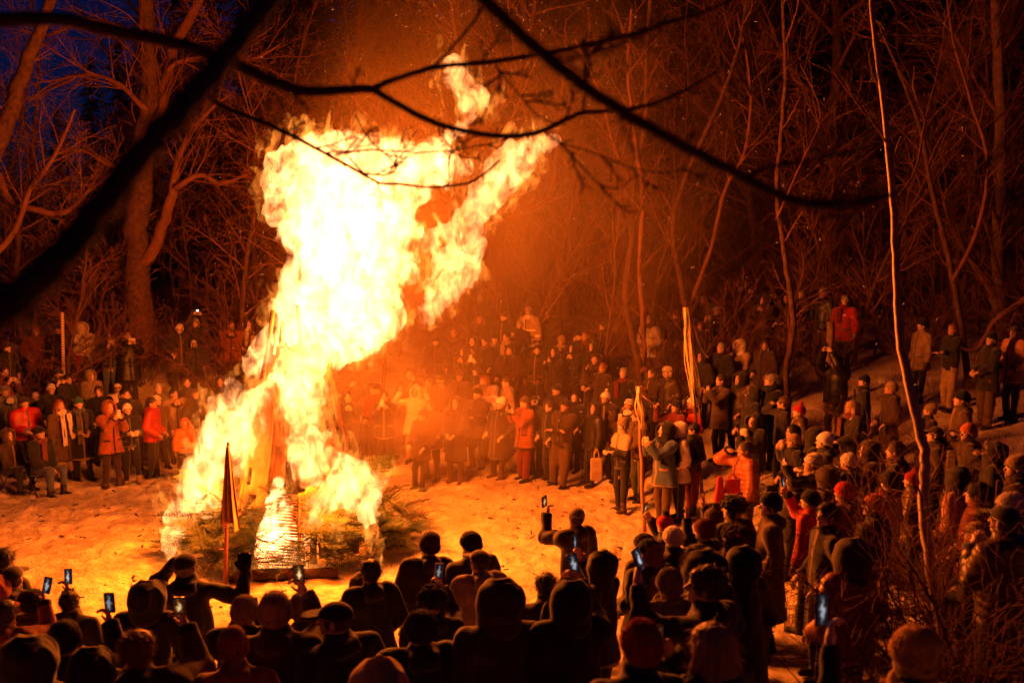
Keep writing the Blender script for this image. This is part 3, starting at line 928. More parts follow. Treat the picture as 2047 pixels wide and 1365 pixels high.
# dark evergreens far behind the bare trees
def conifer_mesh(seed, H=19.0, R=3.6):
    r = random.Random(seed)
    V = []; F = []
    z = 1.5
    while z < H:
        t = z / H
        for k in range(max(4, int(11 * (1 - t) + 4))):
            a = r.uniform(0, 6.28); l = R * (1 - t) ** .8 * r.uniform(.55, 1.15) + .25
            d = np.array([math.cos(a), math.sin(a), 0]); s = np.array([-d[1], d[0], 0])
            dr = r.uniform(.1, .45)
            for j in range(7):
                q = (j + .4) / 7
                c = np.array([0, 0, z]) + d * l * q + np.array([0, 0, -dr * l * q * q + r.uniform(-.1, .15)])
                w = (.22 + .25 * l * .35) * (1.15 - q) * r.uniform(.7, 1.3)
                sd = s * r.choice((-1, 1))
                e = c + (d * .55 + sd * .8) * w * 1.6 + np.array([0, 0, r.uniform(-.3, .15)])
                i = len(V)
                V.extend([c - d * w * .5, c + d * w * .5 + np.array([0, 0, .06]), e]); F.append((i, i + 1, i + 2))
                e2 = c - (sd * .8 - d * .5) * w * 1.4 + np.array([0, 0, r.uniform(-.3, .1)])
                i = len(V)
                V.extend([c - d * w * .5, c + d * w * .5, e2]); F.append((i, i + 1, i + 2))
        z += .34 + .1 * r.random()
    me = bpy.data.meshes.new('conifer'); me.from_pydata([tuple(v) for v in V], [], F); me.update()
    tk = tubes_mesh('conifer_trunk', [(np.array([[0, 0, 0], [0, 0, H * .5], [0, 0, H * .97]]), np.array([.28, .16, .03]), 7)])
    return tk, me
CON = [conifer_mesh(1), conifer_mesh(2, 17, 4.2), conifer_mesh(3, 21, 3.8)]
rnd = random.Random(9)
def conifer(x, y, s, label, group):
    r = empty('evergreen_tree', (x, y, gz(x, y) - .1), rnd.uniform(0, 6.28), s)
    tag(r, label, 'tree', group)
    a, b = CON[rnd.randrange(3)]
    obj('trunk', a, M_BARK, r); obj('crown', b, M_NEEDLE, r)
for px, d, s in [(130, 58, .58), (195, 50, .60), (250, 56, .74), (30, 62, .46), (75, 66, .44), (-40, 60, .42), (310, 60, .86), (380, 52, .82), (440, 58, .95), (520, 50, 1.0)]:
    p = at(px, 500, d)
    conifer(p[0], p[1], s, 'dark evergreen outlined against the blue night sky', 'evergreens against the sky')
for row, (d, n) in enumerate([(45, 13), (52, 14), (60, 15)]):
    for k in range(n):
        px = 470 + (k + .5 * (row % 2)) * (1750 / (n - 1)) + rnd.uniform(-30, 30)
        p = at(px, 500, d + rnd.uniform(-2, 2))
        if px < 560:
            continue
        conifer(p[0], p[1], rnd.uniform(.95, 1.25), 'dark evergreen in the deep wood behind the bare trees', 'evergreens in the deep wood')
# ------------------------------------------------------------------ people: built from distance fields, one continuous body each
SH = (.19, 0.0, 1.42)
POSES = {   # wrist targets (right, left) for a 1.75 m figure facing +Y, hand kind
    's': ((.28, .04, .84), (-.28, .06, .83), 'relax', 'relax'),
    'k': ((.21, .17, 1.00), (-.21, .17, 1.00), 'relax', 'relax'),
    'c': ((.08, .27, 1.06), (-.08, .27, 1.05), 'grip', 'grip'),
    'x': ((-.10, .25, 1.20), (.12, .20, 1.16), 'relax', 'relax'),
    'p': ((.07, .33, 1.46), (-.07, .33, 1.46), 'grip', 'grip'),
    'r': ((.17, .36, 1.62), (-.27, .08, .86), 'grip', 'relax'),
    'l': ((.27, .08, .86), (-.17, .36, 1.62), 'relax', 'grip'),
    'h': ((.09, .25, 1.86), (-.09, .25, 1.86), 'grip', 'grip'),
    'f': ((.05, .20, 1.40), (-.06, .20, 1.40), 'grip', 'grip'),
    'w': ((.30, .22, 1.68), (-.28, .25, 1.66), 'open', 'open'),
    'e': ((.20, .15, 1.60), (-.27, .08, .86), 'relax', 'relax'),
    'b': ((.09, .30, 1.18), (-.09, .30, 1.18), 'grip', 'grip'),
    'u': ((.46, .16, 1.50), (-.15, .14, 1.60), 'open', 'grip'),
    't': ((.30, .24, 1.10), (-.27, .04, .84), 'grip', 'relax'),
    'q': ((.10, .26, .98), (-.10, .26, .98), 'grip', 'grip'),
}
def ik(S, W, la, lb, pole):
    S = np.array(S, float); W = np.array(W, float)
    d = W - S; L = np.linalg.norm(d)
    if L > (la + lb) * .99:
        W = S + d / L * (la + lb) * .99; d = W - S; L = np.linalg.norm(d)
    a = (la * la - lb * lb + L * L) / (2 * L)
    h = math.sqrt(max(0, la * la - a * a))
    u = d / L
    p = np.array(pole, float); p = p - u * (p @ u); p /= np.linalg.norm(p) + 1e-9
    return S + u * a + p * h, W
_joint = {}
def joints(pose):
    if pose in _joint:
        return _joint[pose]
    sit = pose == 'q'
    R, Lw, hr, hl = POSES[pose]
    J = {'dz': -.43 if sit else 0.0, 'sit': sit}
    for s, W, hk, n in ((1, R, hr, 'R'), (-1, Lw, hl, 'L')):
        S = (SH[0] * s, 0, SH[2])
        E, W2 = ik(S, W, .29, .26, (s * .38, -.25, -.9))
        f = W2 - E; f /= np.linalg.norm(f)
        J['S' + n], J['E' + n], J['W' + n], J['f' + n], J['h' + n] = np.array(S), E, W2, f, hk
    if sit:
        J['hip'] = [(s * .10, 0, .50) for s in (1, -1)]
        J['knee'] = [(s * .15, .43, .53) for s in (1, -1)]
        J['ank'] = [(s * .15, .42, .10) for s in (1, -1)]
    else:
        J['hip'] = [(s * .09, 0, .90) for s in (1, -1)]
        J['knee'] = [(.115, .035, .48), (-.11, .02, .48)]
        J['ank'] = [(.125, -.01, .09), (-.12, .05, .09)]
    _joint[pose] = J
    return J
HC = np.array([0, .02, 1.635])      # middle of the head
NB = np.array([0, 0, 1.50])         # where the head turns
def headspace(P, pit, yaw=0.0):
    Rm = np.array(Matrix.Rotation(yaw, 3, 'Z') @ Matrix.Rotation(pit, 3, 'X'), np.float32)   # local -> world
    return (P - NB.astype(np.float32)) @ Rm + NB.astype(np.float32)
_cache = {}
VOX = {'n': (.015, .0085, .0095), 'm': (.021, .011, .011), 'f': (.030, .016, .016)}   # cloth, head, hand
def cached(key, fn):
    if key not in _cache:
        _cache[key] = fn()
    return _cache[key]
def head_sdf(H):
    d = ell(H, HC + (0, -.008, .025), (.076, .096, .094))
    d = smin(d, ell(H, HC + (0, .022, -.045), (.058, .070, .075)), .03)
    d = smin(d, rcone(H, HC + (0, .088, .005), HC + (0, .108, -.028), .009, .014), .012)          # nose
    for s in (1, -1):
        d = smin(d, ell(H, HC + (s * .078, -.005, -.012), (.012, .022, .032)), .008)              # ears
        d = -smin(-d, ell(H, HC + (s * .032, .100, .014), (.017, .014, .011)), .012)              # eye sockets
        d = smin(d, ell(H, HC + (s * .032, .083, .013), (.013, .011, .009)), .004)                # eyes
    d = smin(d, ell(H, HC + (0, .088, -.060), (.024, .010, .009)), .008)                          # lips
    d = smin(d, ell(H, HC + (0, .074, -.092), (.022, .02, .018)), .015)                           # chin
    d = smin(d, rcone(H, (0, -.005, 1.44), (0, 0, 1.57), .06, .054), .03)                         # neck
    return d
def hand_sdf(P, o, f, kind, side, thumb_up):
    f = f / np.linalg.norm(f)
    n = np.array([0, 0, -1.0]) if abs(f[2]) < .75 else np.array([-side, 0.35, 0.0])
    if kind == 'grip' and abs(f[2]) >= .75: n = np.array([-side * .6, .0, 0.0]) + np.array([0, -.4, 0])
    if kind == 'open': n = np.array([0, 1.0, 0])
    n = n - f * (n @ f); n /= np.linalg.norm(n)
    s = np.cross(f, n)
    ts = 1.0 if (s @ np.array([-side, 0, .3])) > 0 else -1.0
    q = P - o.astype(np.float32)
    loc = np.stack([q @ f, q @ s, q @ n], -1).astype(np.float32)
    d = ell(loc, (.050, 0, 0), (.055, .041, .018))
    d = smin(d, rcone(loc, (-.05, 0, 0), (.02, 0, 0), .030, .027), .02)
    bend = {'open': .12, 'relax': .55, 'grip': 1.0}[kind]
    for i, ln in zip((-1.5, -.5, .5, 1.5), ((.062, .078, .083, .074) if ts > 0 else (.074, .083, .078, .062))):
        b = np.array([.088 - .004 * abs(i), .0215 * i * (1.15 if kind == 'open' else 1), 0])
        a1 = bend * .7; a2 = bend * 1.7
        sp = .10 * i if kind == 'open' else 0
        m = b + np.array([math.cos(a1), sp, math.sin(a1)]) * ln * .55
        e = m + np.array([math.cos(a2), sp, math.sin(a2)]) * ln * .5
        d = smin(d, np.minimum(rcone(loc, b, m, .0098, .009), rcone(loc, m, e, .009, .0078)), .007)
    tb = np.array([.022, ts * .032, .004])
    tm = tb + np.array([.035, ts * .030, .014 if kind != 'open' else .0])
    te = tm + np.array([.030, ts * (.004 if kind == 'grip' else .016), .012 if kind != 'open' else 0])
    d = smin(d, np.minimum(rcone(loc, tb, tm, .014, .011), rcone(loc, tm, te, .011, .0085)), .01)
    return d
def body_mesh(pose, pit, yaw, lod, mitt):
    J = joints(pose); dz = J['dz']
    VV = []; QQ = []; MM = []; n = 0
    def add(V, Q, mi):
        nonlocal n
        VV.append(V); QQ.append(Q + n); MM.append(mi); n += len(V)
    c, hh, ha = VOX[lod]
    up = np.array([0, 0, dz])
    # trunk and limbs under the clothes
    P, o = grid((-.75, -.4, 0), (.75, .62, 2.0 + dz), .05)
    U = P - up.astype(np.float32)
    d = rcone(U * np.array([1, 1.3, 1], np.float32), (0, 0, .95), (0, 0, 1.34), .12, .14)
    d = smin(d, rcone(U, (-.13, 0, 1.40), (.13, 0, 1.40), .055, .055), .06)
    d = smin(d, rcone(U, (0, 0, 1.35), (0, 0, 1.56), .055, .05), .03)
    for k in 'RL':
        d = smin(d, rcone(U, J['S' + k], J['E' + k], .05, .04), .03)
        d = smin(d, rcone(U, J['E' + k], J['W' + k] , .04, .034), .02)
    for a, b, e in zip(J['hip'], J['knee'], J['ank']):
        d = smin(d, rcone(P, a, b, .085, .055), .04)
        d = smin(d, rcone(P, b, e, .055, .042), .03)
    V, Q = snet(d, o, .05); add(V, Q, np.zeros(len(Q), int))
    P, o = grid((-.13, -.16, 1.40), (.13, .19, 1.80), hh)
    V, Q = snet(head_sdf(headspace(P, pit, yaw)), o, hh)
    cen = headspace(V[Q].mean(1), pit, yaw) - HC
    mi = np.zeros(len(Q), int)
    for s in (1, -1):
        e = np.abs(cen - (s * .032, .094, .013)); mi[(e[:, 0] < .013) & (e[:, 1] < .02) & (e[:, 2] < .008)] = 1
        e = np.abs(cen - (s * .034, .094, .037)); mi[(e[:, 0] < .020) & (e[:, 1] < .024) & (e[:, 2] < .0055)] = 1
    e = np.abs(cen - (0, .095, -.061)); mi[(e[:, 0] < .022) & (e[:, 1] < .02) & (e[:, 2] < .009)] = 2
    add(V + up, Q, mi)
    for k, sd in (('R', 1), ('L', -1)):
        w = J['W' + k]; f = J['f' + k]
        g = f.copy()
        if J['h' + k] == 'open': g = f * .4 + np.array([0, 0, 1.0]); g /= np.linalg.norm(g)
        if pose == 'e' and k == 'R': g = np.array([-.9, .2, .25])
        if pose in 'fp' : g = g * .6 + np.array([-sd * .15, .0, .5])
        mid = w + f * .09
        P, o = grid(np.minimum(w, w + g * .12) - .13, np.maximum(w, w + g * .12) + .13, ha if not mitt else ha * 1.3)
        d = hand_sdf(P, w, g, J['h' + k], sd, True)
        if mitt:
            d = smin(d - .009, ell(P, w + g / np.linalg.norm(g) * .07, (.05, .05, .055)), .03)
        V, Q = snet(d, o, ha if not mitt else ha * 1.3); add(V + up, Q, np.full(len(Q), 3))
    return mesh_np('body', np.concatenate(VV), np.concatenate(QQ), True, np.concatenate(MM))
def wrink(P, amt, off):
    q = P * np.array([1, 1, .55], np.float32)
    return amt * (vnoise(q, 7, off) + .6 * vnoise(q, 15, off + 3)) + amt * 1.1 * (1 - np.abs(vnoise(q, 5.5, off + 8)) * 2.2).clip(0)
def jacket_mesh(pose, style, lod, down, off):
    J = joints(pose); h = VOX[lod][0]; dz = J['dz']
    hem = {'short': .84, 'puffer': .83, 'parka': .70, 'coat': .46, 'longpuffer': .52}[style]
    bulk = {'short': 0, 'puffer': .022, 'parka': .016, 'coat': .006, 'longpuffer': .024}[style]
    if J['sit']: hem = max(hem, .86)
    pts = np.array([J[k] for k in ('SR', 'SL', 'ER', 'EL', 'WR', 'WL')] + [(-.33, -.26, hem - .03), (.33, .26, 1.62)])
    P, o = grid(pts.min(0) - .12, pts.max(0) + .12, h)
    T = P * np.array([1, 1.38, 1], np.float32)
    waist = .185 + bulk
    d = rcone(T, (0, 0, 1.30), (0, 0, 1.08), .190 + bulk, waist)
    d = smin(d, rcone(T, (0, 0, 1.08), (0, 0, hem - .05), waist, .205 + bulk * 1.2 + (.05 if hem < .75 else 0)), .08)
    d = smin(d, rcone(P, (-.135, -.005, 1.405), (.135, -.005, 1.405), .082 + bulk * .5, .082 + bulk * .5), .07)
    if 'puffer' in style:
        d = d - .015 * np.abs(np.sin(math.pi * P[..., 2] / .075))
    d = smin(d, rcone(P, (0, -.012, 1.45), (0, .005, 1.55), .094, .086), .03)
    d = np.maximum(d, P[..., 2] - 1.565)
    for k in 'RL':
        a = rcone(P, J['S' + k], J['E' + k], .088 + bulk * .6, .075 + bulk * .5)
        b = rcone(P, J['E' + k], J['W' + k], .074 + bulk * .5, .060 + bulk * .3)
        if 'puffer' in style:
            for q, (m, n_) in enumerate(((J['S' + k], J['E' + k]), (J['E' + k], J['W' + k]))):
                ax = (n_ - m) / np.linalg.norm(n_ - m)
                rid = .011 * np.abs(np.sin(math.pi * ((P - m.astype(np.float32)) @ ax.astype(np.float32)) / .07))
                if q == 0: a = a - rid
                else: b = b - rid
        # flat cuff
        f = J['f' + k]
        b = np.maximum(b, (P - J['W' + k].astype(np.float32)) @ f.astype(np.float32) - .015)
        d = smin(d, np.minimum(a, b) if False else smin(a, b, .02), .045)
    if down:
        d = smin(d, ell(P, (0, -.115, 1.455), (.115, .060, .062)), .04)
        d = smin(d, ell(P, (0, -.05, 1.50), (.12, .11, .05)), .03)
    d = d + wrink(P, .018 if 'puffer' not in style else .008, off)
    d = np.where((P[..., 1] > .03) & (np.abs(P[..., 0]) < .014) & (P[..., 2] > hem) & (P[..., 2] < 1.45), d + .008, d)   # front closing
    d = np.maximum(d, hem + .012 * np.sin(P[..., 0] * 17 + off) - P[..., 2])
    V, Q = snet(d, o, h)
    c = V[Q].mean(1)
    mi = ((np.abs(c[:, 0]) < .017) & (c[:, 1] > .06) & (c[:, 2] < 1.5)) | (c[:, 2] < hem + .035) | ((np.abs(np.abs(c[:, 0]) - .13) < .055) & (np.abs(c[:, 2] - 1.0) < .017) & (c[:, 1] > .05))
    for k in 'RL':
        mi |= np.abs((c - J['W' + k]) @ J['f' + k]) * (np.linalg.norm(c - J['W' + k], axis=1) < .11) + (np.linalg.norm(c - J['W' + k], axis=1) >= .11) < .03
    V[:, 2] += dz
    return mesh_np('jacket', V, Q, True, mi.astype(int))
def trousers_mesh(pose, lod, wide, off):
    J = joints(pose); h = VOX[lod][0]
    P, o = grid((-.30, -.22, .05), (.30, .60 if J['sit'] else .24, 1.02), h)
    hz = J['hip'][0][2]
    d = rcone(P * np.array([1, 1.25, 1], np.float32), (-.06, 0, hz + .03), (.06, 0, hz + .03), .125, .125)
    for a, b, e in zip(J['hip'], J['knee'], J['ank']):
        l = smin(rcone(P, a, b, .100 + wide, .073 + wide), rcone(P, b, np.array(e) + (0, 0, -.0), .073 + wide, .058 + wide * 1.3), .03)
        d = smin(d, l, .03)
    d = d + wrink(P, .011, off + 20)
    d = np.maximum(d, .085 - P[..., 2])
    V, Q = snet(d, o, h)
    return mesh_np('trousers', V, Q)
def boots_mesh(pose, lod):
    J = joints(pose); h = VOX[lod][0] * .85
    P, o = grid((-.30, -.20, -.03), (.30, .70 if J['sit'] else .34, .32), h)
    d = np.full(P.shape[:3], 9, np.float32)
    for e in J['ank']:
        e = np.array(e)
        b = rcone(P, e + (0, 0, .10), e + (0, -.01, -.03), .062, .058)
        b = smin(b, rcone(P * np.array([1, 1, 1.15], np.float32), (e[0], e[1] - .03, .05), (e[0] * 1.1, e[1] + .14, .045), .052, .045), .04)
        d = np.minimum(d, b)
    d = np.maximum(d, .004 - P[..., 2])
    V, Q = snet(d, o, h)
    return mesh_np('boots', V, Q)
def head_piece(kind, pit, yaw, lod):
    h = VOX[lod][1] * 1.05
    lo, hi = (-.24, -.30, 1.36), (.24, .30, 1.93)
    if kind == 'hair_long': lo = (-.26, -.28, 1.12)
    P, o = grid(lo, hi, h)
    H = headspace(P, pit, yaw)
    L = H - HC.astype(np.float32)
    x, y, z = L[..., 0], L[..., 1], L[..., 2]
    th = np.arctan2(y, x)
    if kind in ('beanie', 'slouch', 'bobble'):
        c = (0, -.012, .026)
        d = ell(L, c, (.097, .117, .116 if kind != 'slouch' else .132)) + .0045 * np.cos(th * 20) + .006 * vnoise(P, 16, 3)
        if kind == 'slouch': d = smin(d, ell(L, (0, -.06, .10), (.07, .075, .06)), .04)
        brim = z - (-.008 + .36 * y)
        cuff = np.maximum(ell(L, (0, -.010, .012), (.106, .125, .125)), np.abs(z - (.014 + .36 * y)) - .026)
        d = np.minimum(np.maximum(d, -brim), cuff)
    elif kind == 'cap':
        d = np.maximum(ell(L, (0, -.01, .03), (.094, .113, .098)), .03 + .10 * y - z)
        br = np.maximum(ell(L, (0, .13, .030), (.075, .085, .05)), np.abs(z - (.042 - .15 * (y - .1))) - .008)
        d = np.minimum(d, np.maximum(br, .06 - y))
    elif kind == 'furhat':
        d = np.maximum(ell(L, (0, -.012, .05), (.125, .14, .105)), .01 + .25 * y - z)
        for s in (1, -1):
            d = smin(d, ell(L, (s * .095, -.01, -.03), (.03, .05, .07)), .02)
        d = d + .016 * vnoise(P, 38, 1) + .01 * vnoise(P, 70, 4)
    elif kind == 'earhat':
        d = np.maximum(ell(L, (0, -.012, .035), (.098, .118, .108)), .025 + .25 * y - z)
        for s in (1, -1):
            d = smin(d, ell(L, (s * .088, -.005, -.04), (.018, .04, .06)), .015)
            d = np.minimum(d, rcone(L, (s * .088, .01, -.09), (s * .085, .06, -.2), .010, .008))
    elif kind in ('hood', 'peakhood', 'furhood'):
        d = ell(L, (0, -.025, .012), (.130, .150, .152))
        d = smin(d, rcone(L, (0, -.03, -.14), (0, -.02, -.05), .125, .12), .05)
        d = smin(d, rcone(L, (0, -.06, .06), (.015, -.13, .085), .07, .03), .05)
        if kind == 'peakhood': d = smin(d, rcone(L, (0, -.03, .10), (0, -.02, .20), .075, .018), .05)
        d = d + .016 * vnoise(P, 10, 2) - .016 * (1 - np.abs(vnoise(P * np.array([1, 1, .6], np.float32), 10, 6)) * 2.5).clip(0)
        hole = ell(L, (0, .155, -.010), (.085, .135, .118))
        d = np.maximum(d, -hole)
        d = np.maximum(d, -np.maximum(ell(L, (0, -.015, .01), (.112, .128, .135)), -.02 - y))
    elif kind == 'fur':
        a = np.arctan2(z + .01, x); rr = np.hypot(x / .088, (z + .010) / .122)
        d = np.hypot((rr - 1.05) * .10, y - .055 - .02 * np.sin(a)) - .028
        d = d + .015 * vnoise(P, 45, 3) + .008 * vnoise(P, 90, 5)
    elif kind == 'pom':
        d = ell(L, (0, -.02, .165), (.042, .042, .042)) + .012 * vnoise(P, 60, 2)
    elif kind == 'muffs':
        d = np.full(P.shape[:3], 9, np.float32)
        for s in (1, -1):
            d = np.minimum(d, ell(L, (s * .098, -.005, -.01), (.028, .05, .055)))
    elif kind in ('hair_short', 'hair_long', 'hair_back', 'hair_nape'):
        d = ell(L, (0, -.016, .030), (.090, .112, .106))
        d = np.maximum(d, -ell(L, (0, .135, -.045), (.085, .105, .115)))
        if kind == 'hair_nape':
            d = np.maximum(np.maximum(ell(L, (0, -.014, .01), (.083, .103, .10)), -ell(L, (0, .135, -.045), (.085, .115, .125))), np.maximum(-.085 + .3 * y - z, z - .02))
        elif kind == 'hair_short':
            d = np.maximum(d, -.065 + .4 * y - z)
        else:
            dn = rcone(L * np.array([1, 1.5, 1], np.float32), (0, -.10, 0), (0, -.16, -.36), .105, .15 if kind == 'hair_long' else .11)
            for s in (1, -1):
                dn = smin(dn, rcone(L, (s * .075, -.01, .0), (s * .10, .035, -.30), .035, .04), .03)
            dn = np.maximum(dn, -ell(L, (0, .12, -.10), (.075, .12, .15)))
            d = smin(d, dn, .03)
        d = d + .005 * np.sin(th * 24 + 6 * vnoise(P, 5, 1)) + .006 * vnoise(P * np.array([1, 1, .3], np.float32), 30, 4)
        d = np.maximum(d, -(ell(L, (0, 0, -.01), (.06, .07, .09)) ))
    V, Q = snet(d, o, h)
    if kind in FUZZ and lod != 'f' and len(Q):
        n, l, w, dr = FUZZ[kind]
        if lod == 'm': n //= 3; w *= 1.6
        V, Q = fuzz(V, Q, n, l, w, dr, len(V) % 1000)
    return mesh_np(kind, V, Q)
def fuzz(V, Q, n, l, w, droop, seed):
    """short fibres standing on a surface, so that wool, fur and hair have a broken outline"""
    rg = np.random.RandomState(seed)
    f = Q[rg.randint(0, len(Q), n)]
    wt = rg.dirichlet((1, 1, 1, 1), n)
    b = (V[f] * wt[:, :, None]).sum(1)
    nn = np.cross(V[f[:, 2]] - V[f[:, 0]], V[f[:, 3]] - V[f[:, 1]]); nn /= np.linalg.norm(nn, axis=1)[:, None] + 1e-9
    d = nn + rg.normal(0, .45, (n, 3)) + np.array([0, 0, -droop]); d /= np.linalg.norm(d, axis=1)[:, None]
    ll = (l * rg.uniform(.4, 1.3, n))[:, None]
    s = np.cross(d, rg.normal(0, 1, (n, 3))); s = s / (np.linalg.norm(s, axis=1)[:, None] + 1e-9) * w
    b = b - nn * .003
    NV = np.stack([b - s, b + s, b + d * ll + s * .25, b + d * ll - s * .25], 1).reshape(-1, 3)
    return np.concatenate([V, NV]), np.concatenate([Q, len(V) + np.arange(4 * n).reshape(-1, 4)])
FUZZ = {'beanie': (1100, .016, .0016, 0), 'slouch': (1200, .017, .0016, 0), 'furhat': (2600, .034, .0014, .2), 'fur': (2600, .042, .0014, .1), 'pom': (700, .022, .0012, 0),
        'hair_short': (1800, .040, .0015, .7), 'hair_long': (2800, .06, .0016, 1.4), 'hair_nape': (700, .022, .0010, 1.2), 'earhat': (800, .012, .0011, 0)}
def neck_piece(kind, lod):
    h = VOX[lod][1] * 1.25
    P, o = grid((-.22, -.22, .78 if kind == 'longscarf' else 1.05), (.22, .30, 1.62), h)
    r = np.hypot(P[..., 0], P[..., 1] * 1.08 - .0)
    d = np.full(P.shape[:3], 9, np.float32)
    for zz, R, q in ((1.47, .098, .032), (1.515, .094, .030)):
        w = zz + .018 * np.sin(np.arctan2(P[..., 1], P[..., 0]) * 2 + zz * 40) + .02 * (P[..., 1] < 0)
        d = np.minimum(d, np.hypot(r - R, P[..., 2] - w) - q)
    if kind == 'longscarf':
        for s, bot in ((1, .82), (-1, .92)):
            b = np.maximum(np.abs(P[..., 0] - s * (.075 + .03 * (1.45 - P[..., 2]))) - .052, np.abs(P[..., 1] - (.195 + .05 * (1.40 - P[..., 2]))) - .014)
            b = np.maximum(b, np.maximum(P[..., 2] - 1.48, bot - P[..., 2]))
            b = b + .007 * np.sin(P[..., 0] * 95) 
            d = smin(d, b, .02)
    elif kind == 'scarf':
        b = np.maximum(np.abs(P[..., 0] - .05) - .055, np.abs(P[..., 1] - (.17 + .03 * (1.45 - P[..., 2]))) - .018)
        d = smin(d, np.maximum(b, np.maximum(P[..., 2] - 1.47, 1.12 - P[..., 2])), .025)
    d = d + .005 * vnoise(P, 18, 2)
    V, Q = snet(d, o, h)
    return mesh_np(kind, V, Q)
def pack_mesh(lod):
    h = VOX[lod][0]
    P, o = grid((-.28, -.42, .90), (.28, .22, 1.55), h)
    q = np.abs(P - np.array([0, -.255, 1.20], np.float32)) - np.array([.115, .055, .19], np.float32)
    d = np.linalg.norm(np.maximum(q, 0), axis=-1) + np.minimum(q.max(-1), 0) - .045
    q = np.abs(P - np.array([0, -.345, 1.12], np.float32)) - np.array([.08, .02, .09], np.float32)
    d = smin(d, np.linalg.norm(np.maximum(q, 0), axis=-1) + np.minimum(q.max(-1), 0) - .03, .02)
    for s in (1, -1):
        for a, b in (((s * .10, -.20, 1.40), (s * .125, -.04, 1.505)), ((s * .125, -.04, 1.505), (s * .13, .14, 1.40)), ((s * .13, .14, 1.40), (s * .15, .15, 1.12)), ((s * .15, .15, 1.12), (s * .2, -.12, 1.06))):
            d = np.minimum(d, rcone(P, a, b, .024, .024))
    V, Q = snet(d, o, h)
    return mesh_np('backpack', V, Q)
# colours of cloth (albedo)
CLO = dict(black=(.018, .017, .018), dark=(.030, .028, .030), navy=(.020, .026, .050), char=(.050, .048, .050), grey=(.13, .13, .14), brown=(.10, .060, .036),
           dkbrown=(.050, .030, .020), tan=(.34, .24, .14), khaki=(.26, .20, .12), cream=(.66, .58, .46), white=(.76, .73, .68), red=(.46, .022, .02), maroon=(.16, .022, .02),
           orange=(.58, .16, .035), rust=(.30, .085, .035), mustard=(.78, .46, .10), teal=(.03, .12, .13), blue=(.06, .09, .17), salmon=(.48, .22, .15), jeans=(.075, .095, .15),
           olive=(.085, .085, .045), pink=(.55, .10, .10), plaid=(.16, .05, .04), blond=(.46, .29, .12), hbrown=(.075, .042, .022), hblack=(.016, .012, .010), hgrey=(.30, .28, .26), hred=(.25, .08, .025))
SKIN = [(.52, .33, .25), (.58, .39, .30), (.46, .28, .20), (.60, .41, .32), (.34, .19, .12)]
def cloth(c, kind):
    col = CLO[c]
    if kind == 'puffer': return surf(('nylon', c), col, .42, 5, .3, .25, 50, spec=.45)
    if kind == 'knit': return surf(('knit', c), col, .95, 20, .35, .5, 90, spec=.1, sheen=.2)
    if kind == 'fur': return surf(('fur', c), col, .95, 40, .6, .8, 120, spec=.1, sheen=.3)
    if kind == 'hair': return surf(('hair', c), col, .45, 30, .4, .4, 120, spec=.5)
    if kind == 'stripe': return stripes(c, 'white')
    return surf(('cloth', c), col, .85, 9, .35, .35, 70, spec=.25, sheen=.25)
def stripes(c, c2):
    def b(nt, N, L):
        out = N.new('ShaderNodeOutputMaterial'); p = N.new('ShaderNodeBsdfPrincipled'); tc = N.new('ShaderNodeTexCoord')
        w = N.new('ShaderNodeTexWave'); w.bands_direction = 'Z'; w.inputs['Scale'].default_value = 11; w.inputs['Distortion'].default_value = .4
        L.new(tc.outputs['Object'], w.inputs['Vector'])
        r = N.new('ShaderNodeValToRGB'); r.color_ramp.interpolation = 'CONSTANT'
        r.color_ramp.elements[0].color = (*CLO[c], 1); r.color_ramp.elements[1].position = .55; r.color_ramp.elements[1].color = (*CLO[c2], 1)
        L.new(w.outputs['Fac'], r.inputs['Fac']); L.new(r.outputs[0], p.inputs['Base Color']); p.inputs['Roughness'].default_value = .95
        L.new(p.outputs[0], out.inputs['Surface'])
    return mat(('stripes', c, c2), b)
def two_tone(c, c2, z):
    """jacket with a yoke of another cloth above height z"""
    def b(nt, N, L):
        out = N.new('ShaderNodeOutputMaterial'); p = N.new('ShaderNodeBsdfPrincipled'); tc = N.new('ShaderNodeTexCoord')
        s = N.new('ShaderNodeSeparateXYZ'); L.new(tc.outputs['Object'], s.inputs[0])
        g = N.new('ShaderNodeMath'); g.operation = 'GREATER_THAN'; g.inputs[1].default_value = z; L.new(s.outputs['Z'], g.inputs[0])
        m = N.new('ShaderNodeMixRGB'); m.inputs[1].default_value = (*CLO[c], 1); m.inputs[2].default_value = (*CLO[c2], 1)
        L.new(g.outputs[0], m.inputs['Fac']); L.new(m.outputs[0], p.inputs['Base Color']); p.inputs['Roughness'].default_value = .85
        L.new(p.outputs[0], out.inputs['Surface'])
    return mat(('two', c, c2, z), b)
M_EYE = surf('eye_dark', (.03, .02, .018), .35, 5, .1, 0)
M_LIP = surf('lip', (.34, .14, .11), .5, 5, .1, 0)
M_BOOT = {c: surf(('boot', c), CLO[c], .6, 12, .4, .3, 50) for c in ('black', 'brown', 'tan')}
M_PHONE = surf('phone_case', (.02, .02, .022), .3, 5, .1, 0, spec=.5)
M_PHONE_PALE = surf('phone_case_pale', (.6, .55, .5), .4, 5, .1, 0)
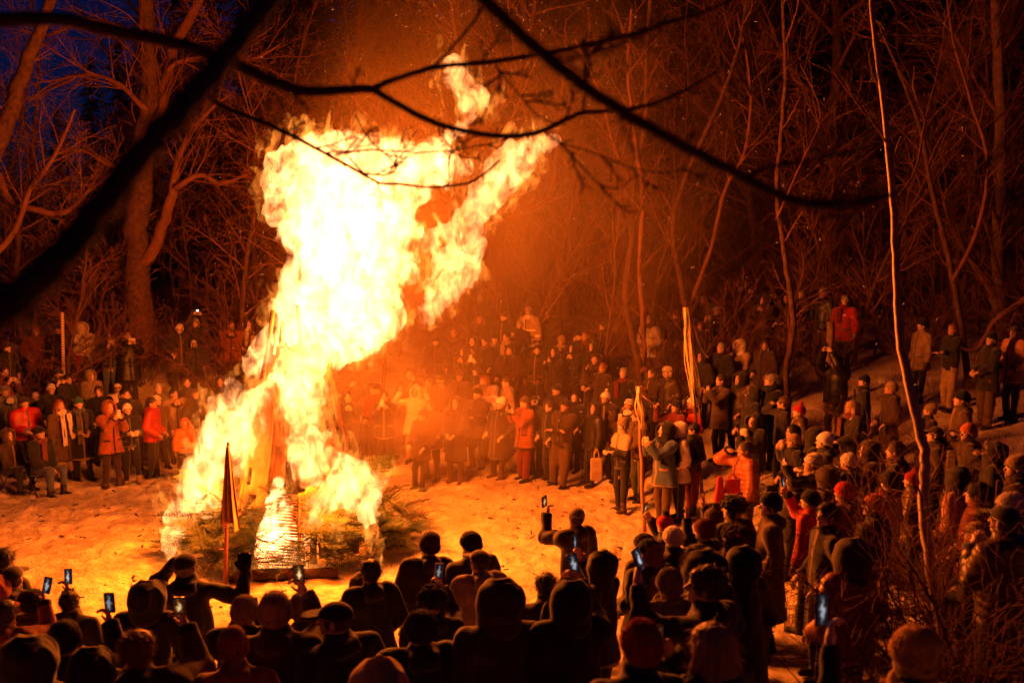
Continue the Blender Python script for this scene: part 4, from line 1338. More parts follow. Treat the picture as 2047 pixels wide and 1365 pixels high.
def _screen(seed):
    def b(nt, N, L):
        out = N.new('ShaderNodeOutputMaterial'); e = N.new('ShaderNodeEmission'); tc = N.new('ShaderNodeTexCoord')
        # the little live picture: dark blue scene with the pale flame in its middle
        n = N.new('ShaderNodeTexNoise'); n.inputs['Scale'].default_value = 38; n.inputs['Detail'].default_value = 2
        mp = N.new('ShaderNodeMapping'); mp.inputs['Location'].default_value = (seed, 0, 0); L.new(tc.outputs['Object'], mp.inputs['Vector']); L.new(mp.outputs[0], n.inputs['Vector'])
        s = N.new('ShaderNodeSeparateXYZ'); L.new(tc.outputs['Object'], s.inputs[0])
        a = N.new('ShaderNodeMath'); a.operation = 'MULTIPLY_ADD'; a.inputs[1].default_value = .05; a.inputs[2].default_value = -.025
        L.new(n.outputs['Fac'], a.inputs[0])
        x = N.new('ShaderNodeMath'); x.operation = 'ADD'; L.new(s.outputs['X'], x.inputs[0]); L.new(a.outputs[0], x.inputs[1])
        ab = N.new('ShaderNodeMath'); ab.operation = 'ABSOLUTE'; L.new(x.outputs[0], ab.inputs[0])
        zz = N.new('ShaderNodeMath'); zz.operation = 'ABSOLUTE'; L.new(s.outputs['Z'], zz.inputs[0])
        z2 = N.new('ShaderNodeMath'); z2.operation = 'MULTIPLY_ADD'; z2.inputs[1].default_value = .28; L.new(zz.outputs[0], z2.inputs[0]); L.new(ab.outputs[0], z2.inputs[2])
        r = N.new('ShaderNodeValToRGB')
        els = r.color_ramp.elements
        warm = seed in (1, 3)
        els[0].position = .0; els[0].color = (1, .9, .6, 1) if warm else (.75, .85, 1, 1)
        els[1].position = .9; els[1].color = (.05, .016, .006, 1) if warm else (.012, .014, .035, 1)
        for p_, c_ in ((.28, (1, .62, .2, 1) if warm else (.62, .70, .85, 1)), (.42, (.45, .16, .03, 1) if warm else (.30, .22, .16, 1)), (.6, (.12, .035, .012, 1) if warm else (.05, .045, .06, 1))):
            q = els.new(p_); q.color = c_
        sc = N.new('ShaderNodeMath'); sc.operation = 'MULTIPLY'; sc.inputs[1].default_value = 28; L.new(z2.outputs[0], sc.inputs[0])
        L.new(sc.outputs[0], r.inputs['Fac']); L.new(r.outputs[0], e.inputs['Color']); e.inputs['Strength'].default_value = (.75, .9, .5, .7, .35)[seed]
        L.new(e.outputs[0], out.inputs['Surface'])
    m = mat(('screen', seed), b); m.cycles.emission_sampling = 'NONE'
    return m
def phone_meshes():
    P, o = grid((-.05, -.016, -.09), (.05, .016, .09), .004)
    q = np.abs(P) - np.array([.034, .0025, .072], np.float32)
    d = np.linalg.norm(np.maximum(q, 0), axis=-1) + np.minimum(q.max(-1), 0) - .0055
    V, Q = snet(d, o, .004)
    m = MB(); m.box((0, -.0085, 0), (.064, .001, .140))
    l = MB()
    for cx, cz in ((.02, .055), (.02, .035)):
        l.tube([(cx, .006, cz), (cx, .0105, cz)], [.008, .008], 8)
    return mesh_np('phone', V, Q), m.mesh('screen', False), l.mesh('lens', False)
PHONE = phone_meshes()
def phone(root_m, J, who, land=False, seed=0, pale=False, hand=None, scale=1.0, label=None):
    if hand == 'both':
        c = (J['WR'] + J['WL']) / 2 + np.array([0, .045, .105])
    else:
        c = J['W' + hand] + J['f' + hand] * .06 + np.array([0, .035, .085])
    M = root_m @ Matrix.Translation(c) @ Matrix.Rotation(-.04 + .22 * ((seed * 37) % 7 - 3) / 3, 4, 'Y') @ Matrix.Rotation(.25 * ((seed * 53) % 5 - 2) / 2, 4, 'X') @ (Matrix.Rotation(math.pi / 2, 4, 'Y') if land else Matrix.Identity(4))
    o = obj('phone', PHONE[0], M_PHONE_PALE if pale else M_PHONE)
    o.matrix_world = M
    tag(o, label or ('phone held by ' + who), 'phone', 'phones held up to film the fire')
    s = obj('screen', PHONE[1], _screen(seed % 5), o)
    l = obj('lens', PHONE[2], M_EYE, o)
    return o
_pc = 0
placed = []
def person(px, py, st, pose, jk, jc, tc, head, label, d=None, face=None, pit=None, yaw=0.0, skin=None, hair=None, scarf=None, pack=None, fur=None, phone_=None, land=False, pale=False,
           boots='black', mitt=None, wide=0.0, down=None, group=None, jmat=None):
    """one onlooker whose crown is seen at (px,py); st = stature in m; head = 'kind:colour' """
    global _pc
    _pc += 1
    eff = st - (.43 * st / 1.75 if pose == 'q' else 0)
    hatup = {'beanie': .03, 'slouch': .06, 'bobble': .09, 'hood': .04, 'peakhood': .10, 'furhood': .05, 'furhat': .05, 'cap': .02}.get((head or '').split(':')[0], .01)
    v = ray(px, py)
    if d is None:
        dd = np.arange(3, 60, .02)
        qq = np.array([0, 0, CAMZ]) + dd[:, None] * v
        d = float(dd[np.argmax(qq[:, 2] - terr(qq[:, 0], qq[:, 1]) <= eff + hatup)])
    elif d < 14:
        dd = np.arange(d * .87, d * 1.13, .01)
        qq = np.array([0, 0, CAMZ]) + dd[:, None] * v
        d = float(dd[np.argmin(np.abs(qq[:, 2] - terr(qq[:, 0], qq[:, 1]) - eff - hatup))])
    q = np.array([0, 0, CAMZ]) + v * d
    x, y = float(q[0]), float(q[1])
    z = gz(x, y)
    rs = random.Random(_pc * 13 + 5)
    if face is None:
        face = rs.gauss(0, .12)
    rz = math.atan2(-(FX - x), FY - y) + face
    if pit is None:
        pit = .12 if d > 12 else .06
    lod = 'n' if d < 10.5 else ('m' if d < 19.5 else 'f')
    s = st / 1.75
    r = empty('person', (x, y, z - .01), rz, s)
    bw = rs.uniform(.93, 1.13)
    r.scale = (s * bw, s * bw, s)
    if not phone_:
        r.rotation_euler = (rs.gauss(0, .025), rs.gauss(0, .03), rz)
    if yaw == 0 and phone_ is None and pose != 'q' and d > 9.5:
        yaw = rs.choice((0, 0, .38, -.38))
    placed.append((x, y, st, d, label))
    tag(r, label, 'person', group or 'onlookers round the bonfire')
    sk = SKIN[(_pc * 7) % 4 if skin is None else skin]
    sm = surf(('skin', sk), sk, .55, 14, .18, .1, 60, spec=.35)
    hm = cloth(mitt, 'knit') if mitt else sm
    J = joints(pose); up = (0, 0, J['dz'])
    v2 = _pc % 2
    obj('body', cached(('b', pose, pit, yaw, lod, bool(mitt)), lambda: body_mesh(pose, pit, yaw, lod, bool(mitt))), [sm, M_EYE, M_LIP, hm], r)
    hk, hc = (head.split(':') + ['black'])[:2] if head else (None, None)
    hooded = hk in ('hood', 'peakhood', 'furhood')
    dn = (rs.random() < (.75 if d < 11 else .4) if down is None else down) and not hooded
    obj('jacket', cached(('j', pose, jk, lod, dn, v2), lambda: jacket_mesh(pose, jk, lod, dn, 4.7 * v2)), [jmat or cloth(jc, 'puffer' if 'puffer' in jk else 'cloth'), cloth(['black', 'dkbrown', jc, 'grey', 'black', 'tan'][(_pc * 5) % 6], 'knit')], r)
    if lod == 'f': v2 = 0
    obj('trousers', cached(('t', pose, lod, wide, v2), lambda: trousers_mesh(pose, lod, wide, 4.7 * v2)), cloth(tc, 'cloth'), r)
    obj('boots', cached(('bo', pose == 'q', lod), lambda: boots_mesh(pose, lod)), M_BOOT[boots], r)
    def hp(nm, k, m):
        obj(nm, cached(('h', k, pit, yaw, lod), lambda: head_piece(k, pit, yaw, lod)), m, r, up)
    if hk in ('hair_short', 'hair_long', 'hair_back'):
        hp('hair', hk, cloth(hc, 'hair'))
    elif hk:
        hp('hood' if hooded else 'hat', 'hood' if hk == 'furhood' else ('beanie' if hk == 'bobble' else hk), cloth(hc, 'stripe' if hc.startswith('st_') else ('fur' if hk == 'furhat' else ('cloth' if hooded or hk == 'cap' else 'knit'))) if not hc.startswith('st_') else stripes(hc[3:], 'white'))
        if hk == 'bobble': hp('pompom', 'pom', cloth(fur or hc, 'fur'))
        if hk == 'furhood': hp('fur_trim', 'fur', cloth(fur or 'tan', 'fur'))
        if hair: hp('hair', 'hair_long' if hair.startswith('L') else 'hair_short', cloth(hair.lstrip('L'), 'hair'))
    if hk and not hair and not hooded and not hk.startswith('hair') and hk not in ('furhat',):
        hp('hair', 'hair_nape', cloth(['hbrown', 'hblack', 'hgrey', 'hbrown', 'hred'][_pc % 5], 'hair'))
    if not scarf and not hooded and d > 11 and rs.random() < .28:
        scarf = 'scarf:' + rs.choice(['grey', 'maroon', 'tan', 'navy', 'cream', 'brown', 'plaid'])
    if scarf:
        k, c = scarf.split(':')
        obj('scarf', cached(('sc', k, lod), lambda: neck_piece(k, lod)), cloth(c, 'knit'), r, up)
    if pack:
        obj('backpack', cached(('pk', lod), lambda: pack_mesh(lod)), cloth(pack, 'puffer'), r, up)
    if phone_:
        Mx = Matrix.Translation((x, y, z - .01)) @ Matrix.Rotation(rz, 4, 'Z') @ Matrix.Scale(s, 4)
        phone(Mx, J, label, land, _pc, pale, phone_)
    return r
P_ = person
# --- left-hand crowd, nearest the flame's left leg
P_(18,831,1.62,'q','coat','dkbrown','black','furhood:brown','seated woman in fur hood and dark coat with pale mitten',fur='brown',mitt='white',d=19.4)
P_(77,826,1.75,'q','parka','black','jeans','beanie:black','seated man in black jacket and jeans, hands together',d=19.2,boots='black')
P_(49,772,1.68,'c','puffer','red','dark','beanie:dkbrown','person in bright red puffer jacket behind the seated pair',d=20.3)
P_(62,768,1.45,'s','short','dark','dark','beanie:st_maroon','child in striped hat peeping over the red puffer jacket',d=21.3)
P_(125,777,1.70,'s','coat','brown','tan','hair_long:hred','long haired woman wearing a very long cream scarf',scarf='longscarf:cream',d=20.1)
P_(100,760,1.72,'k','short','black','black','beanie:st_black','person in striped knit hat behind the long cream scarf',d=21.2)
P_(160,772,1.70,'c','coat','dark','black','beanie:teal','woman in teal knit hat with hanging grey scarf',scarf='longscarf:grey',d=20.2)
P_(217,783,1.72,'p','parka','rust','dkbrown','hood:rust','person in hooded rust brown parka filming with both hands',phone_='both',pale=True,boots='brown',d=19.6)
P_(260,791,1.66,'b','short','black','black','beanie:white','person in white knit hat with tan boots beside the rust parka',boots='tan',mitt='cream',d=19.9)
P_(298,772,1.70,'k','puffer','red','dark','hair_short:hblack','person in red jacket half turned beside the smoke',face=.9,d=20.4)
P_(257,761,1.76,'k','short','dark','dark','hair_short:hblack','dark haired man standing behind the white knit hat',d=21.1)
P_(201,752,1.72,'k','parka','black','black','hair_short:hbrown','woman in black parka behind the teal knit hat',d=21.4)
P_(312,748,1.78,'k','short','grey','dark','hair_short:hgrey','man in grey jacket behind the red jacket near the smoke',d=21.6)
P_(235,775,1.62,'k','short','cream','dark','cap:cream','small figure in cream jacket between rust parka and white hat',d=21.9)
P_(317,772,1.60,'s','short','brown','dark','beanie:cream','person in cream hat peering past the red jacket',d=21.2)
P_(178,745,1.60,'c','parka','khaki','brown','hood:khaki','hooded figure in mottled khaki jacket on the lower bank',d=22.6)
P_(117,745,1.70,'p','short','dark','black','beanie:black','dark figure filming just below the pale marked stake',phone_='both',d=22.2)
P_(138,748,1.66,'b','parka','dark','black','hair_short:hblack','dark figure beside the mottled khaki jacket, phone at chest',d=22.0)
P_(9,732,1.70,'p','parka','plaid','dark','hair_short:hbrown','person in plaid jacket filming at the very left edge',phone_='both')
P_(3,790,1.68,'f','parka','grey','dark','beanie:grey','person cut by the left edge with mittens at chin',mitt='cream',d=21.0)
P_(8,683,1.72,'k','parka','black','black','beanie:black','dark figure high on the bank at the left edge')
P_(72,652,1.72,'k','parka','plaid','dark','hair_short:hred','red haired person in plaid coat on the upper bank')
P_(94,664,1.50,'s','coat','red','dark','beanie:maroon','child in long red coat on the upper bank')
P_(118,646,1.78,'k','short','black','black','beanie:black','tall dark man behind the pale marked stake')
P_(163,643,1.70,'f','parka','cream','tan','hood:cream','person in cream hooded coat with hands at face')
P_(153,692,1.60,'k','short','black','black','beanie:st_black','small dark figure in banded hat below the cream hooded coat')
P_(217,663,1.74,'p','short','black','jeans','hair_short:hblack','man in black jacket and blue jeans filming on the bank',phone_='both',land=True,pale=True)
P_(254,660,1.78,'p','longpuffer','black','black','hair_short:hbrown','tall person in long black coat filming by the big trunk',phone_='both',land=True,pale=True)
P_(391,634,1.80,'h','short','dark','dark','beanie:tan','adult holding a phone with lit flash high on the bank')
P_(391,663,1.35,'s','parka','char','dark','earhat:cream','child in cream hat with long ear ties before the flash',d=25.2)
P_(358,645,1.66,'k','parka','dark','dark','slouch:cream','person in big cream hat beside the flash')
P_(457,640,1.76,'f','parka','rust','dark','hair_short:hbrown','broad man in rust orange jacket, hands at mouth')
P_(499,637,1.68,'k','short','cream','dark','hair_long:hbrown','woman in cream vest at the flame edge on the bank')
P_(515,630,1.74,'k','short','dark','dark','beanie:maroon','man in dark jacket behind the cream vest')
P_(368,754,1.74,'k','short','dark','dark','hair_short:hbrown','dim man seen through smoke above the orange child')
P_(354,775,1.66,'f','parka','tan','dark','hair_short:hblack','figure in tan coat dimmed by smoke near the left flame leg')
P_(395,775,1.72,'k','short','dark','dark','cap:char','man in cap dimmed by smoke beside the left flame leg')
P_(437,751,1.70,'k','parka','dark','dark','hood:dark','hooded figure dimmed by smoke above the left flame leg')
P_(363,846,1.30,'s','puffer','orange','dark','hood:orange','small child in orange jacket beside the left flame leg',d=20.0)
# --- behind the fire, in the smoke
P_(698,779,1.76,'f','short','dark','dark','hair_short:hblack','man in dark jumper, hands joined at his mouth behind the fire')
P_(669,786,1.70,'k','parka','dark','dark','hood:dark','dark hooded figure half hidden by the tower')
P_(756,765,1.74,'k','short','maroon','dark','beanie:black','man in black hat behind the fire in the smoke')
P_(769,781,1.68,'p','parka','black','dark','hair_short:hblack','dark haired person filming behind the fire in the smoke',phone_='both',pale=True)
P_(703,753,1.72,'k','parka','dark','dark','cap:dark','man in dark cap behind the joined hands')
P_(737,766,1.66,'k','short','brown','dark','hood:brown','brown hooded figure in the smoke behind the fire')
P_(825,766,1.70,'w','parka','cream','tan','peakhood:cream','figure in cream coat and pointed hood, arms raised in smoke')
P_(820,737,1.70,'k','parka','brown','dark','hood:brown','dim figure behind the pointed cream hood')
P_(859,752,1.64,'w','short','tan','dark','hair_short:hbrown','person in tan jacket waving both hands in the smoke')
P_(884,747,1.74,'k','short','brown','dark','beanie:brown','dim man in brown hat beside the waving person')
P_(920,736,1.74,'k','parka','brown','dark','slouch:brown','person in slouchy brown hat in thick smoke')
P_(951,729,1.76,'h','short','dark','dark','beanie:dark','person holding a white phone overhead in the smoke',phone_='both',pale=True)
P_(967,750,1.66,'k','parka','tan','dark','hair_long:hred','red haired woman in tan coat in the smoke')
P_(954,773,1.76,'b','parka','brown','dark','beanie:dark','man in brown open parka looking at his phone in smoke',phone_='both')
P_(911,792,1.74,'c','coat','dkbrown','dkbrown','hood:dkbrown','tall dark hooded figure standing at the smoke edge',boots='brown')
P_(864,798,1.66,'k','parka','brown','dark','hair_short:hred','red faced person low in the thick smoke')
P_(836,815,1.62,'k','parka','dkbrown','dark','beanie:dkbrown','short dark figure swallowed by smoke right of the tower')
P_(995,790,1.68,'k','coat','dkbrown','dkbrown','slouch:white','woman in white knit hat and dark coat at the clearing edge',boots='brown')
P_(985,769,1.72,'f','short','cream','dark','hair_short:hgrey','person in cream top behind the white knit hat')
P_(1009,750,1.88,'k','short','tan','dark','hair_short:hbrown','tall bearded man in pale jacket above the white hat',face=-.7)
P_(1049,790,1.74,'p','parka','rust','maroon','beanie:brown','man in rust parka and reddish trousers filming at the edge',phone_='both',wide=.015)
P_(1072,789,1.70,'k','short','dark','dark','cap:dark','man in dark cap behind the reddish trousers')
P_(1117,795,1.78,'x','short','dkbrown','brown','beanie:dark','man with folded arms, dark leather jacket and wide brown trousers',wide=.02)
P_(1101,800,1.66,'k','short','black','dark','hair_short:hbrown','red faced person peering round the folded arms')
P_(1114,766,1.72,'k','parka','black','dark','beanie:black','dark figure in black hat behind the folded arms')
P_(1148,780,1.70,'k','coat','black','black','hair_short:hblack','dark figure between folded arms and hooded puffer boy')
P_(1061,611,1.84,'s','parka','tan','tan','cap:tan','firefighter in tan coat with bright bands on the upper bank',pit=.1)
for x_, y_, hd, jc in [(948,671,'hood:dark','dark'),(975,673,'hair_short:hbrown','black'),(996,666,'beanie:dark','brown'),(1014,663,'hair_short:hblack','dark'),(1028,657,'cap:dark','dark'),(1014,690,'hair_long:hbrown','dkbrown'),
        (1072,690,'hair_short:hblack','black'),(1123,668,'slouch:tan','dark'),(1152,666,'hair_short:hbrown','dark'),(1143,684,'hood:black','black'),(1040,640,'hair_short:hgrey','dkbrown'),(949,628,'hood:brown','dkbrown'),(1004,622,'beanie:brown','dark'),
        (1100,618,'hood:dkbrown','dkbrown'),(1154,660,'beanie:black','dark'),(1174,662,'hair_short:hred','dark'),(1189,681,'hood:dark','dark'),(1187,706,'hair_short:hbrown','dkbrown'),(1205,640,'beanie:brown','dark'),(905,655,'hood:brown','dkbrown'),(870,672,'beanie:dark','dkbrown'),(925,690,'hood:dkbrown','dkbrown')]:
    P_(x_, y_, 1.60 + .22 * ((x_ * 7) % 10) / 10, 'kcsf'[(x_ + y_) % 4], ('parka', 'short', 'coat')[x_ % 3], jc, 'dark', hd, 'dim figure in dark winter coat standing on the smoky bank behind the fire', group='dim figures on the smoky bank')
P_(1107,692,1.74,'p','parka','black','dark','hood:black','hooded dark figure with a bright phone on the smoky bank',phone_='both')
# --- right of the smoke, edge of the clearing
P_(1181,794,1.68,'s','puffer','black','black','peakhood:black','boy in black puffer jacket with pointed hood up')
P_(1207,776,1.66,'k','parka','dkbrown','dark','bobble:white','person in white bobble hat behind the pointed hood',face=.6)
P_(1225,820,1.40,'k','parka','brown','dark','furhood:brown','child in brown fur edged hood at the clearing edge',fur='tan')
P_(1245,831,1.70,'b','short','tan','black','slouch:khaki','person in tan and black jacket and khaki bobble hat',jmat=two_tone('black','tan',1.22),phone_='both',boots='brown')
P_(1258,794,1.72,'k','short','dark','dark','beanie:st_dark','person in dark patterned hat behind the khaki hat')
P_(1284,772,1.74,'k','short','dark','dark','cap:maroon','man in dark maroon cap behind the short stripped pole')
P_(1281,816,1.76,'c','short','brown','olive','hair_short:hbrown','man in brown jacket and olive trousers behind the short pole')
P_(1330,842,1.76,'p','parka','blue','brown','hood:black','man in blue grey jacket with black hood and backpack filming',pack='black',phone_='both',face=.2,boots='brown')
P_(1364,842,1.70,'k','parka','cream','dark','hood:cream','woman in long cream hooded parka')
P_(1379,791,1.66,'k','short','red','dark','beanie:white','person in red jacket and white hat behind the cream parka')
P_(1352,798,1.70,'r','short','maroon','dark','beanie:dark','person in dark hat raising a phone above the crowd',phone_='R')
P_(1247,734,1.76,'k','short','black','dark','hair_short:hgrey','grey haired man in black on the lower bank')
P_(1205,725,1.66,'r','parka','dkbrown','dark','hair_short:hred','woman holding a phone to her face on the lower bank',phone_='R')
P_(1300,734,1.70,'c','short','dkbrown','dark','hair_short:hbrown','man in brown jacket clasping hands on the lower bank')
P_(1339,730,1.72,'k','puffer','dkbrown','dark','furhat:cream','man in pale fur hat and dark puffer jacket')
P_(1441,747,1.78,'p','parka','brown','black','hair_short:hbrown','man in shaggy brown jacket with a camera on the bank',phone_='both',wide=.0)
P_(1476,743,1.72,'k','longpuffer','dkbrown','black','hood:black','tall figure in long dark hooded coat, face covered')
P_(1538,747,1.82,'s','short','black','black','hair_short:hgrey','bareheaded man in black jacket looking up on the bank',pit=.22)
P_(1438,683,1.80,'k','short','black','dark','hair_short:hgrey','man in black jacket with red trim behind the long strips',face=.3)
P_(1480,677,1.66,'c','parka','tan','dark','furhood:cream','person in pale fur hood on the hillside',fur='cream')
P_(1527,679,1.66,'k','parka','dkbrown','dark','hair_long:hbrown','long haired woman beside the pale fur hood')
P_(1434,611,1.78,'p','parka','dkbrown','dark','cap:cream','man in pale helmet filming high on the bank',phone_='both')
P_(1414,589,1.82,'k','parka','dkbrown','dark','hair_short:hgrey','man standing above the pale helmet at the wood edge')
P_(1399,642,1.70,'k','short','dark','dark','hair_short:hred','red faced person below the pale helmet')
P_(1404,700,1.68,'k','short','dark','dark','hood:dark','hooded person left of the red trimmed jacket')
P_(1293,626,1.78,'k','parka','cream','dark','hood:brown','figure in pale vest by the twin stems in smoke')
P_(1350,618,1.74,'k','parka','dkbrown','dark','beanie:rust','dim figure in rust hat at the wood edge in smoke')
for k_, (x_, y_) in enumerate([(1505,569),(1522,588),(1544,582),(1568,586),(1597,578)]):
    P_(x_, y_, 1.66 + .04 * (k_ % 3), 'rfkck'[k_], 'parka', 'dkbrown', 'dark', ['beanie:brown', 'hood:dkbrown', 'hair_short:hbrown', 'hood:dark', 'hair_short:hgrey'][k_],
       ['person with raised hand, topmost on the hillside', 'hooded person with hands at mouth at hillside top', 'second bareheaded figure from the raised hand at hillside top', 'hooded figure beside the wavy stem at hillside top', 'grey haired man nearest the puffer man with stick'][k_])
P_(1645,575,1.90,'t','puffer','navy','brown','hair_short:hgrey','tall man in navy puffer jacket leaning on a walking stick')
P_(1690,590,1.80,'s','parka','red','black','hair_short:hgrey','man in red jacket and black trousers beside the walking stick')
P_(1504,824,1.62,'f','parka','black','dark','hood:black','hooded person in profile with pale mitten at mouth',mitt='cream',face=.4)
P_(1388,846,1.62,'k','short','black','maroon','hair_short:hblack','dark figure squeezed beside the cream parka')
P_(1496,882,1.74,'e','puffer','rust','dkbrown','hair_short:hbrown','man in brown puffer shading his eyes with a hand')
P_(1582,846,1.66,'f','coat','black','black','hair_long:hblack','long dark haired woman with hands at her mouth')
P_(1597,866,1.58,'k','coat','black','black','beanie:tan','small woman in tan hat tucked behind the dark haired woman')
P_(1617,851,1.66,'k','parka','black','dark','hood:black','dark hooded figure behind the two pale knit hats')
P_(1624,901,1.66,'l','parka','black','black','slouch:cream','person in slouchy cream hat raising a phone',phone_='L')
P_(1648,860,1.68,'b','parka','dark','black','slouch:white','person in tall white knit hat with phone at chest',phone_='both')
# --- hillside at the right
P_(1672,723,1.78,'h','puffer','black','olive','beanie:black','man in shiny black puffer jacket reaching up to film',d=19.6,phone_='both',face=.2)
P_(1730,747,1.66,'s','coat','navy','dark','beanie:navy','woman in long navy coat walking along the hillside',face=-.5,scarf='scarf:dark')
P_(1780,760,1.66,'k','coat','dkbrown','dark','beanie:tan','person in tan knit hat and brown coat on the hillside')
P_(1842,635,1.76,'s','parka','tan','black','beanie:black','person in tan jacket and black trousers high on hillside',mitt='brown')
P_(1903,646,1.76,'x','short','black','tan','hair_short:hred','person in black jacket and tan trousers with folded arms',wide=.015)
P_(1980,661,1.80,'c','parka','black','brown','beanie:black','man in black parka and brown trousers high on hillside',wide=.02)
P_(2030,650,1.80,'k','parka','salmon','dkbrown','cap:dkbrown','person in salmon parka at the right edge')
P_(1923,763,1.80,'k','coat','brown','dark','beanie:black','man in brown overcoat and black beanie above the glasses wearer',d=15.5)
P_(1945,844,1.74,'e','parka','dkbrown','dark','beanie:orange','person in orange knit hat with an arm raised',d=12.6)
P_(1870,851,1.70,'k','short','dkbrown','dark','cap:dkbrown','red faced person in brown cap behind the bent sapling',d=13.2)
P_(1905,930,1.74,'k','parka','salmon','dark','hood:black','figure in pale mottled coat behind the bent sapling',d=10.8)
P_(1955,962,1.70,'k','parka','maroon','dark','hair_short:hblack','figure in dark red jacket in the shade by the shrubs',d=11.0)
P_(2006,975,1.66,'k','parka','black','dark','slouch:cream','dark figure in cream hat at the shaded right edge',d=10.6)
P_(1765,935,1.72,'k','coat','tan','dark','beanie:dark','figure in tan overcoat behind the orange ribbed hat',d=11.6)
for k_, (x_, y_, d_) in enumerate([(1700,905,None),(1735,880,None),(1800,880,None),(1835,930,12.5),(1990,880,13.0),(2035,905,12.4),(1945,1040,9.4),(2010,1060,9.2),(1580,950,None),(1655,930,None),(1560,790,None),(1600,800,None),(1500,770,None),(1850,800,None),(1700,800,None)]):
    P_(x_, y_, (1.72, 1.58, 1.80, 1.45, 1.66)[k_ % 5], 'kfcbek'[k_ % 6], ('parka', 'coat', 'short', 'puffer')[k_ % 4], ('black', 'dkbrown', 'dark', 'brown')[k_ % 4], 'dark', ('beanie:cream', 'hood:dkbrown', 'hair_short:hbrown', 'bobble:red', 'furhood:dark', 'slouch:tan', 'hair_long:blond', 'cap:dark')[k_ % 8],
       'dark coated figure ' + ('in cream beanie', 'in dark brown hood', 'with short brown hair', 'in red bobble hat', 'in fur edged hood', 'in slouchy tan hat', 'with long blond hair', 'in dark cap')[k_ % 8] + ' packed among others on the shaded right slope', d=d_, group='dark figures packed on the right slope')
# --- near crowd on the right, backs to the camera
P_(1543,976,1.86,'k','coat','brown','dark','beanie:black','big man in striped brown coat and black beanie',d=10.6,face=.45,yaw=.3)
P_(1622,975,1.68,'r','parka','red','black','beanie:black','person in red jacket filming between two tall men',d=11.6,phone_='R')
P_(1649,1002,1.80,'k','coat','black','black','hair_short:hblack','dark haired man in long black coat, face in profile',d=9.4,face=.9,yaw=.3)
P_(1686,963,1.74,'k','parka','plaid','dark','beanie:red','person in red beanie and plaid jacket',d=11.6)
P_(1739,984,1.70,'k','parka','dark','dark','beanie:orange','person in orange ribbed beanie and dark jacket',d=11.4)
P_(1697,1075,1.72,'k','puffer','rust','dkbrown','hood:dkbrown','person in rust red puffer jacket with dark hood, back turned',d=8.5)
P_(1830,1236,1.68,'l','coat','black','black','slouch:mustard','person in mustard knit hat and scarf filming, nearest the camera',d=4.6,phone_='L',scarf='scarf:mustard')
P_(1153,1010,1.80,'l','parka','dkbrown','dkbrown','cap:khaki','man in khaki cap and dark hoodie filming alone in the clearing',phone_='L',down=True,face=-.15)
P_(1202,1098,1.72,'r','parka','black','black','hood:black','person in black hood lifting a phone behind the khaki cap',phone_='R',d=9.9)
P_(1131,1135,1.66,'k','parka','black','black','beanie:red','person in plain red beanie beside the clearing edge',d=9.3)
P_(1098,1140,1.66,'k','parka','dkbrown','dark','hair_short:hblack','person with dark hair left of the plain red beanie',d=9.2)
P_(1145,1160,1.74,'r','parka','black','black','furhood:black','person in fur edged black hood with a bright phone',fur='tan',phone_='R',d=7.7)
P_(1223,1230,1.76,'k','parka','black','black','beanie:red','nearest person in red and black beanie, back turned',d=5.4)
P_(1320,1132,1.72,'k','parka','khaki','dkbrown','beanie:khaki','person in khaki coat, thick scarf and ribbed khaki hat',scarf='scarf:khaki',d=8.1)
P_(1413,1135,1.78,'l','parka','dkbrown','dark','hair_short:hbrown','brown haired man looking aside while filming',phone_='L',d=7.3,yaw=.5,face=.4)
P_(1424,1245,1.66,'p','puffer','dark','dark','hair_long:blond','long blond haired woman filming in dark puffer jacket',phone_='both',d=5.6,face=.3)
P_(1353,1046,1.68,'k','parka','black','black','beanie:cream','person in cream cable knit hat, back turned',d=10.4)
P_(1404,1033,1.74,'k','parka','black','black','beanie:maroon','person in maroon beanie with dark collar',d=10.3)
P_(1454,1043,1.72,'k','parka','dkbrown','black','furhat:dkbrown','person in dark fur hat and fur collar beside the maroon beanie',d=9.6,scarf='scarf:brown')
P_(1478,990,1.78,'k','coat','black','black','furhat:black','tall person in big black fur hat',d=11.2)
P_(1300,1076,1.66,'k','parka','black','black','beanie:black','person with long red hair under a black hat',hair='Lhred',d=9.3)
P_(1284,1065,1.68,'k','parka','dark','dark','beanie:dark','dark beanie peeping left of the long red hair',d=10.3)
P_(1330,1016,1.62,'r','parka','dark','dark','bobble:red','person in red patterned bobble hat filming',fur='black',phone_='R',d=12.0)
P_(1424,1000,1.66,'w','parka','black','dark','bobble:brown','person in brown bobble hat waving both bare hands',d=11.6)
P_(1415,1105,1.76,'k','parka','dark','dark','furhood:dark','person in dark fur edged hood behind the brown haired man',fur='tan',d=8.5)
P_(1500,1120,1.72,'k','coat','black','black','hood:black','dark hooded figure between fur hats and the striped coat',d=8.9)
# --- near crowd on the left, backs to the camera
P_(0,1097,1.74,'k','parka','black','black','hair_short:hblack','dark head cut by the left edge above the orange hood',d=10.8)
P_(22,1125,1.76,'k','parka','dkbrown','dark','cap:dkbrown','person in brown cap behind the orange hood',d=10.0)
P_(14,1146,1.70,'k','puffer','orange','dark','hood:orange','person in bright orange hood at the left edge',d=9.2)
P_(63,1174,1.70,'r','parka','brown','dark','beanie:black','person in black knit hat with brown fur collar filming',phone_='R',d=8.6,scarf='scarf:brown')
P_(139,1181,1.62,'k','parka','dark','dark','hair_short:hblack','small dark head beside the black knit hat',d=9.6)
P_(10,1198,1.70,'r','parka','rust','dark','hair_short:hbrown','brown haired person filming low at the left edge',phone_='R',d=7.6)
P_(30,1264,1.72,'k','parka','dkbrown','dark','hood:dkbrown','big brown hood in the bottom left corner',d=6.2)
P_(128,1229,1.68,'r','parka','black','black','slouch:black','person in slouchy black hat filming beside the big brown hood',phone_='R',d=7.4)
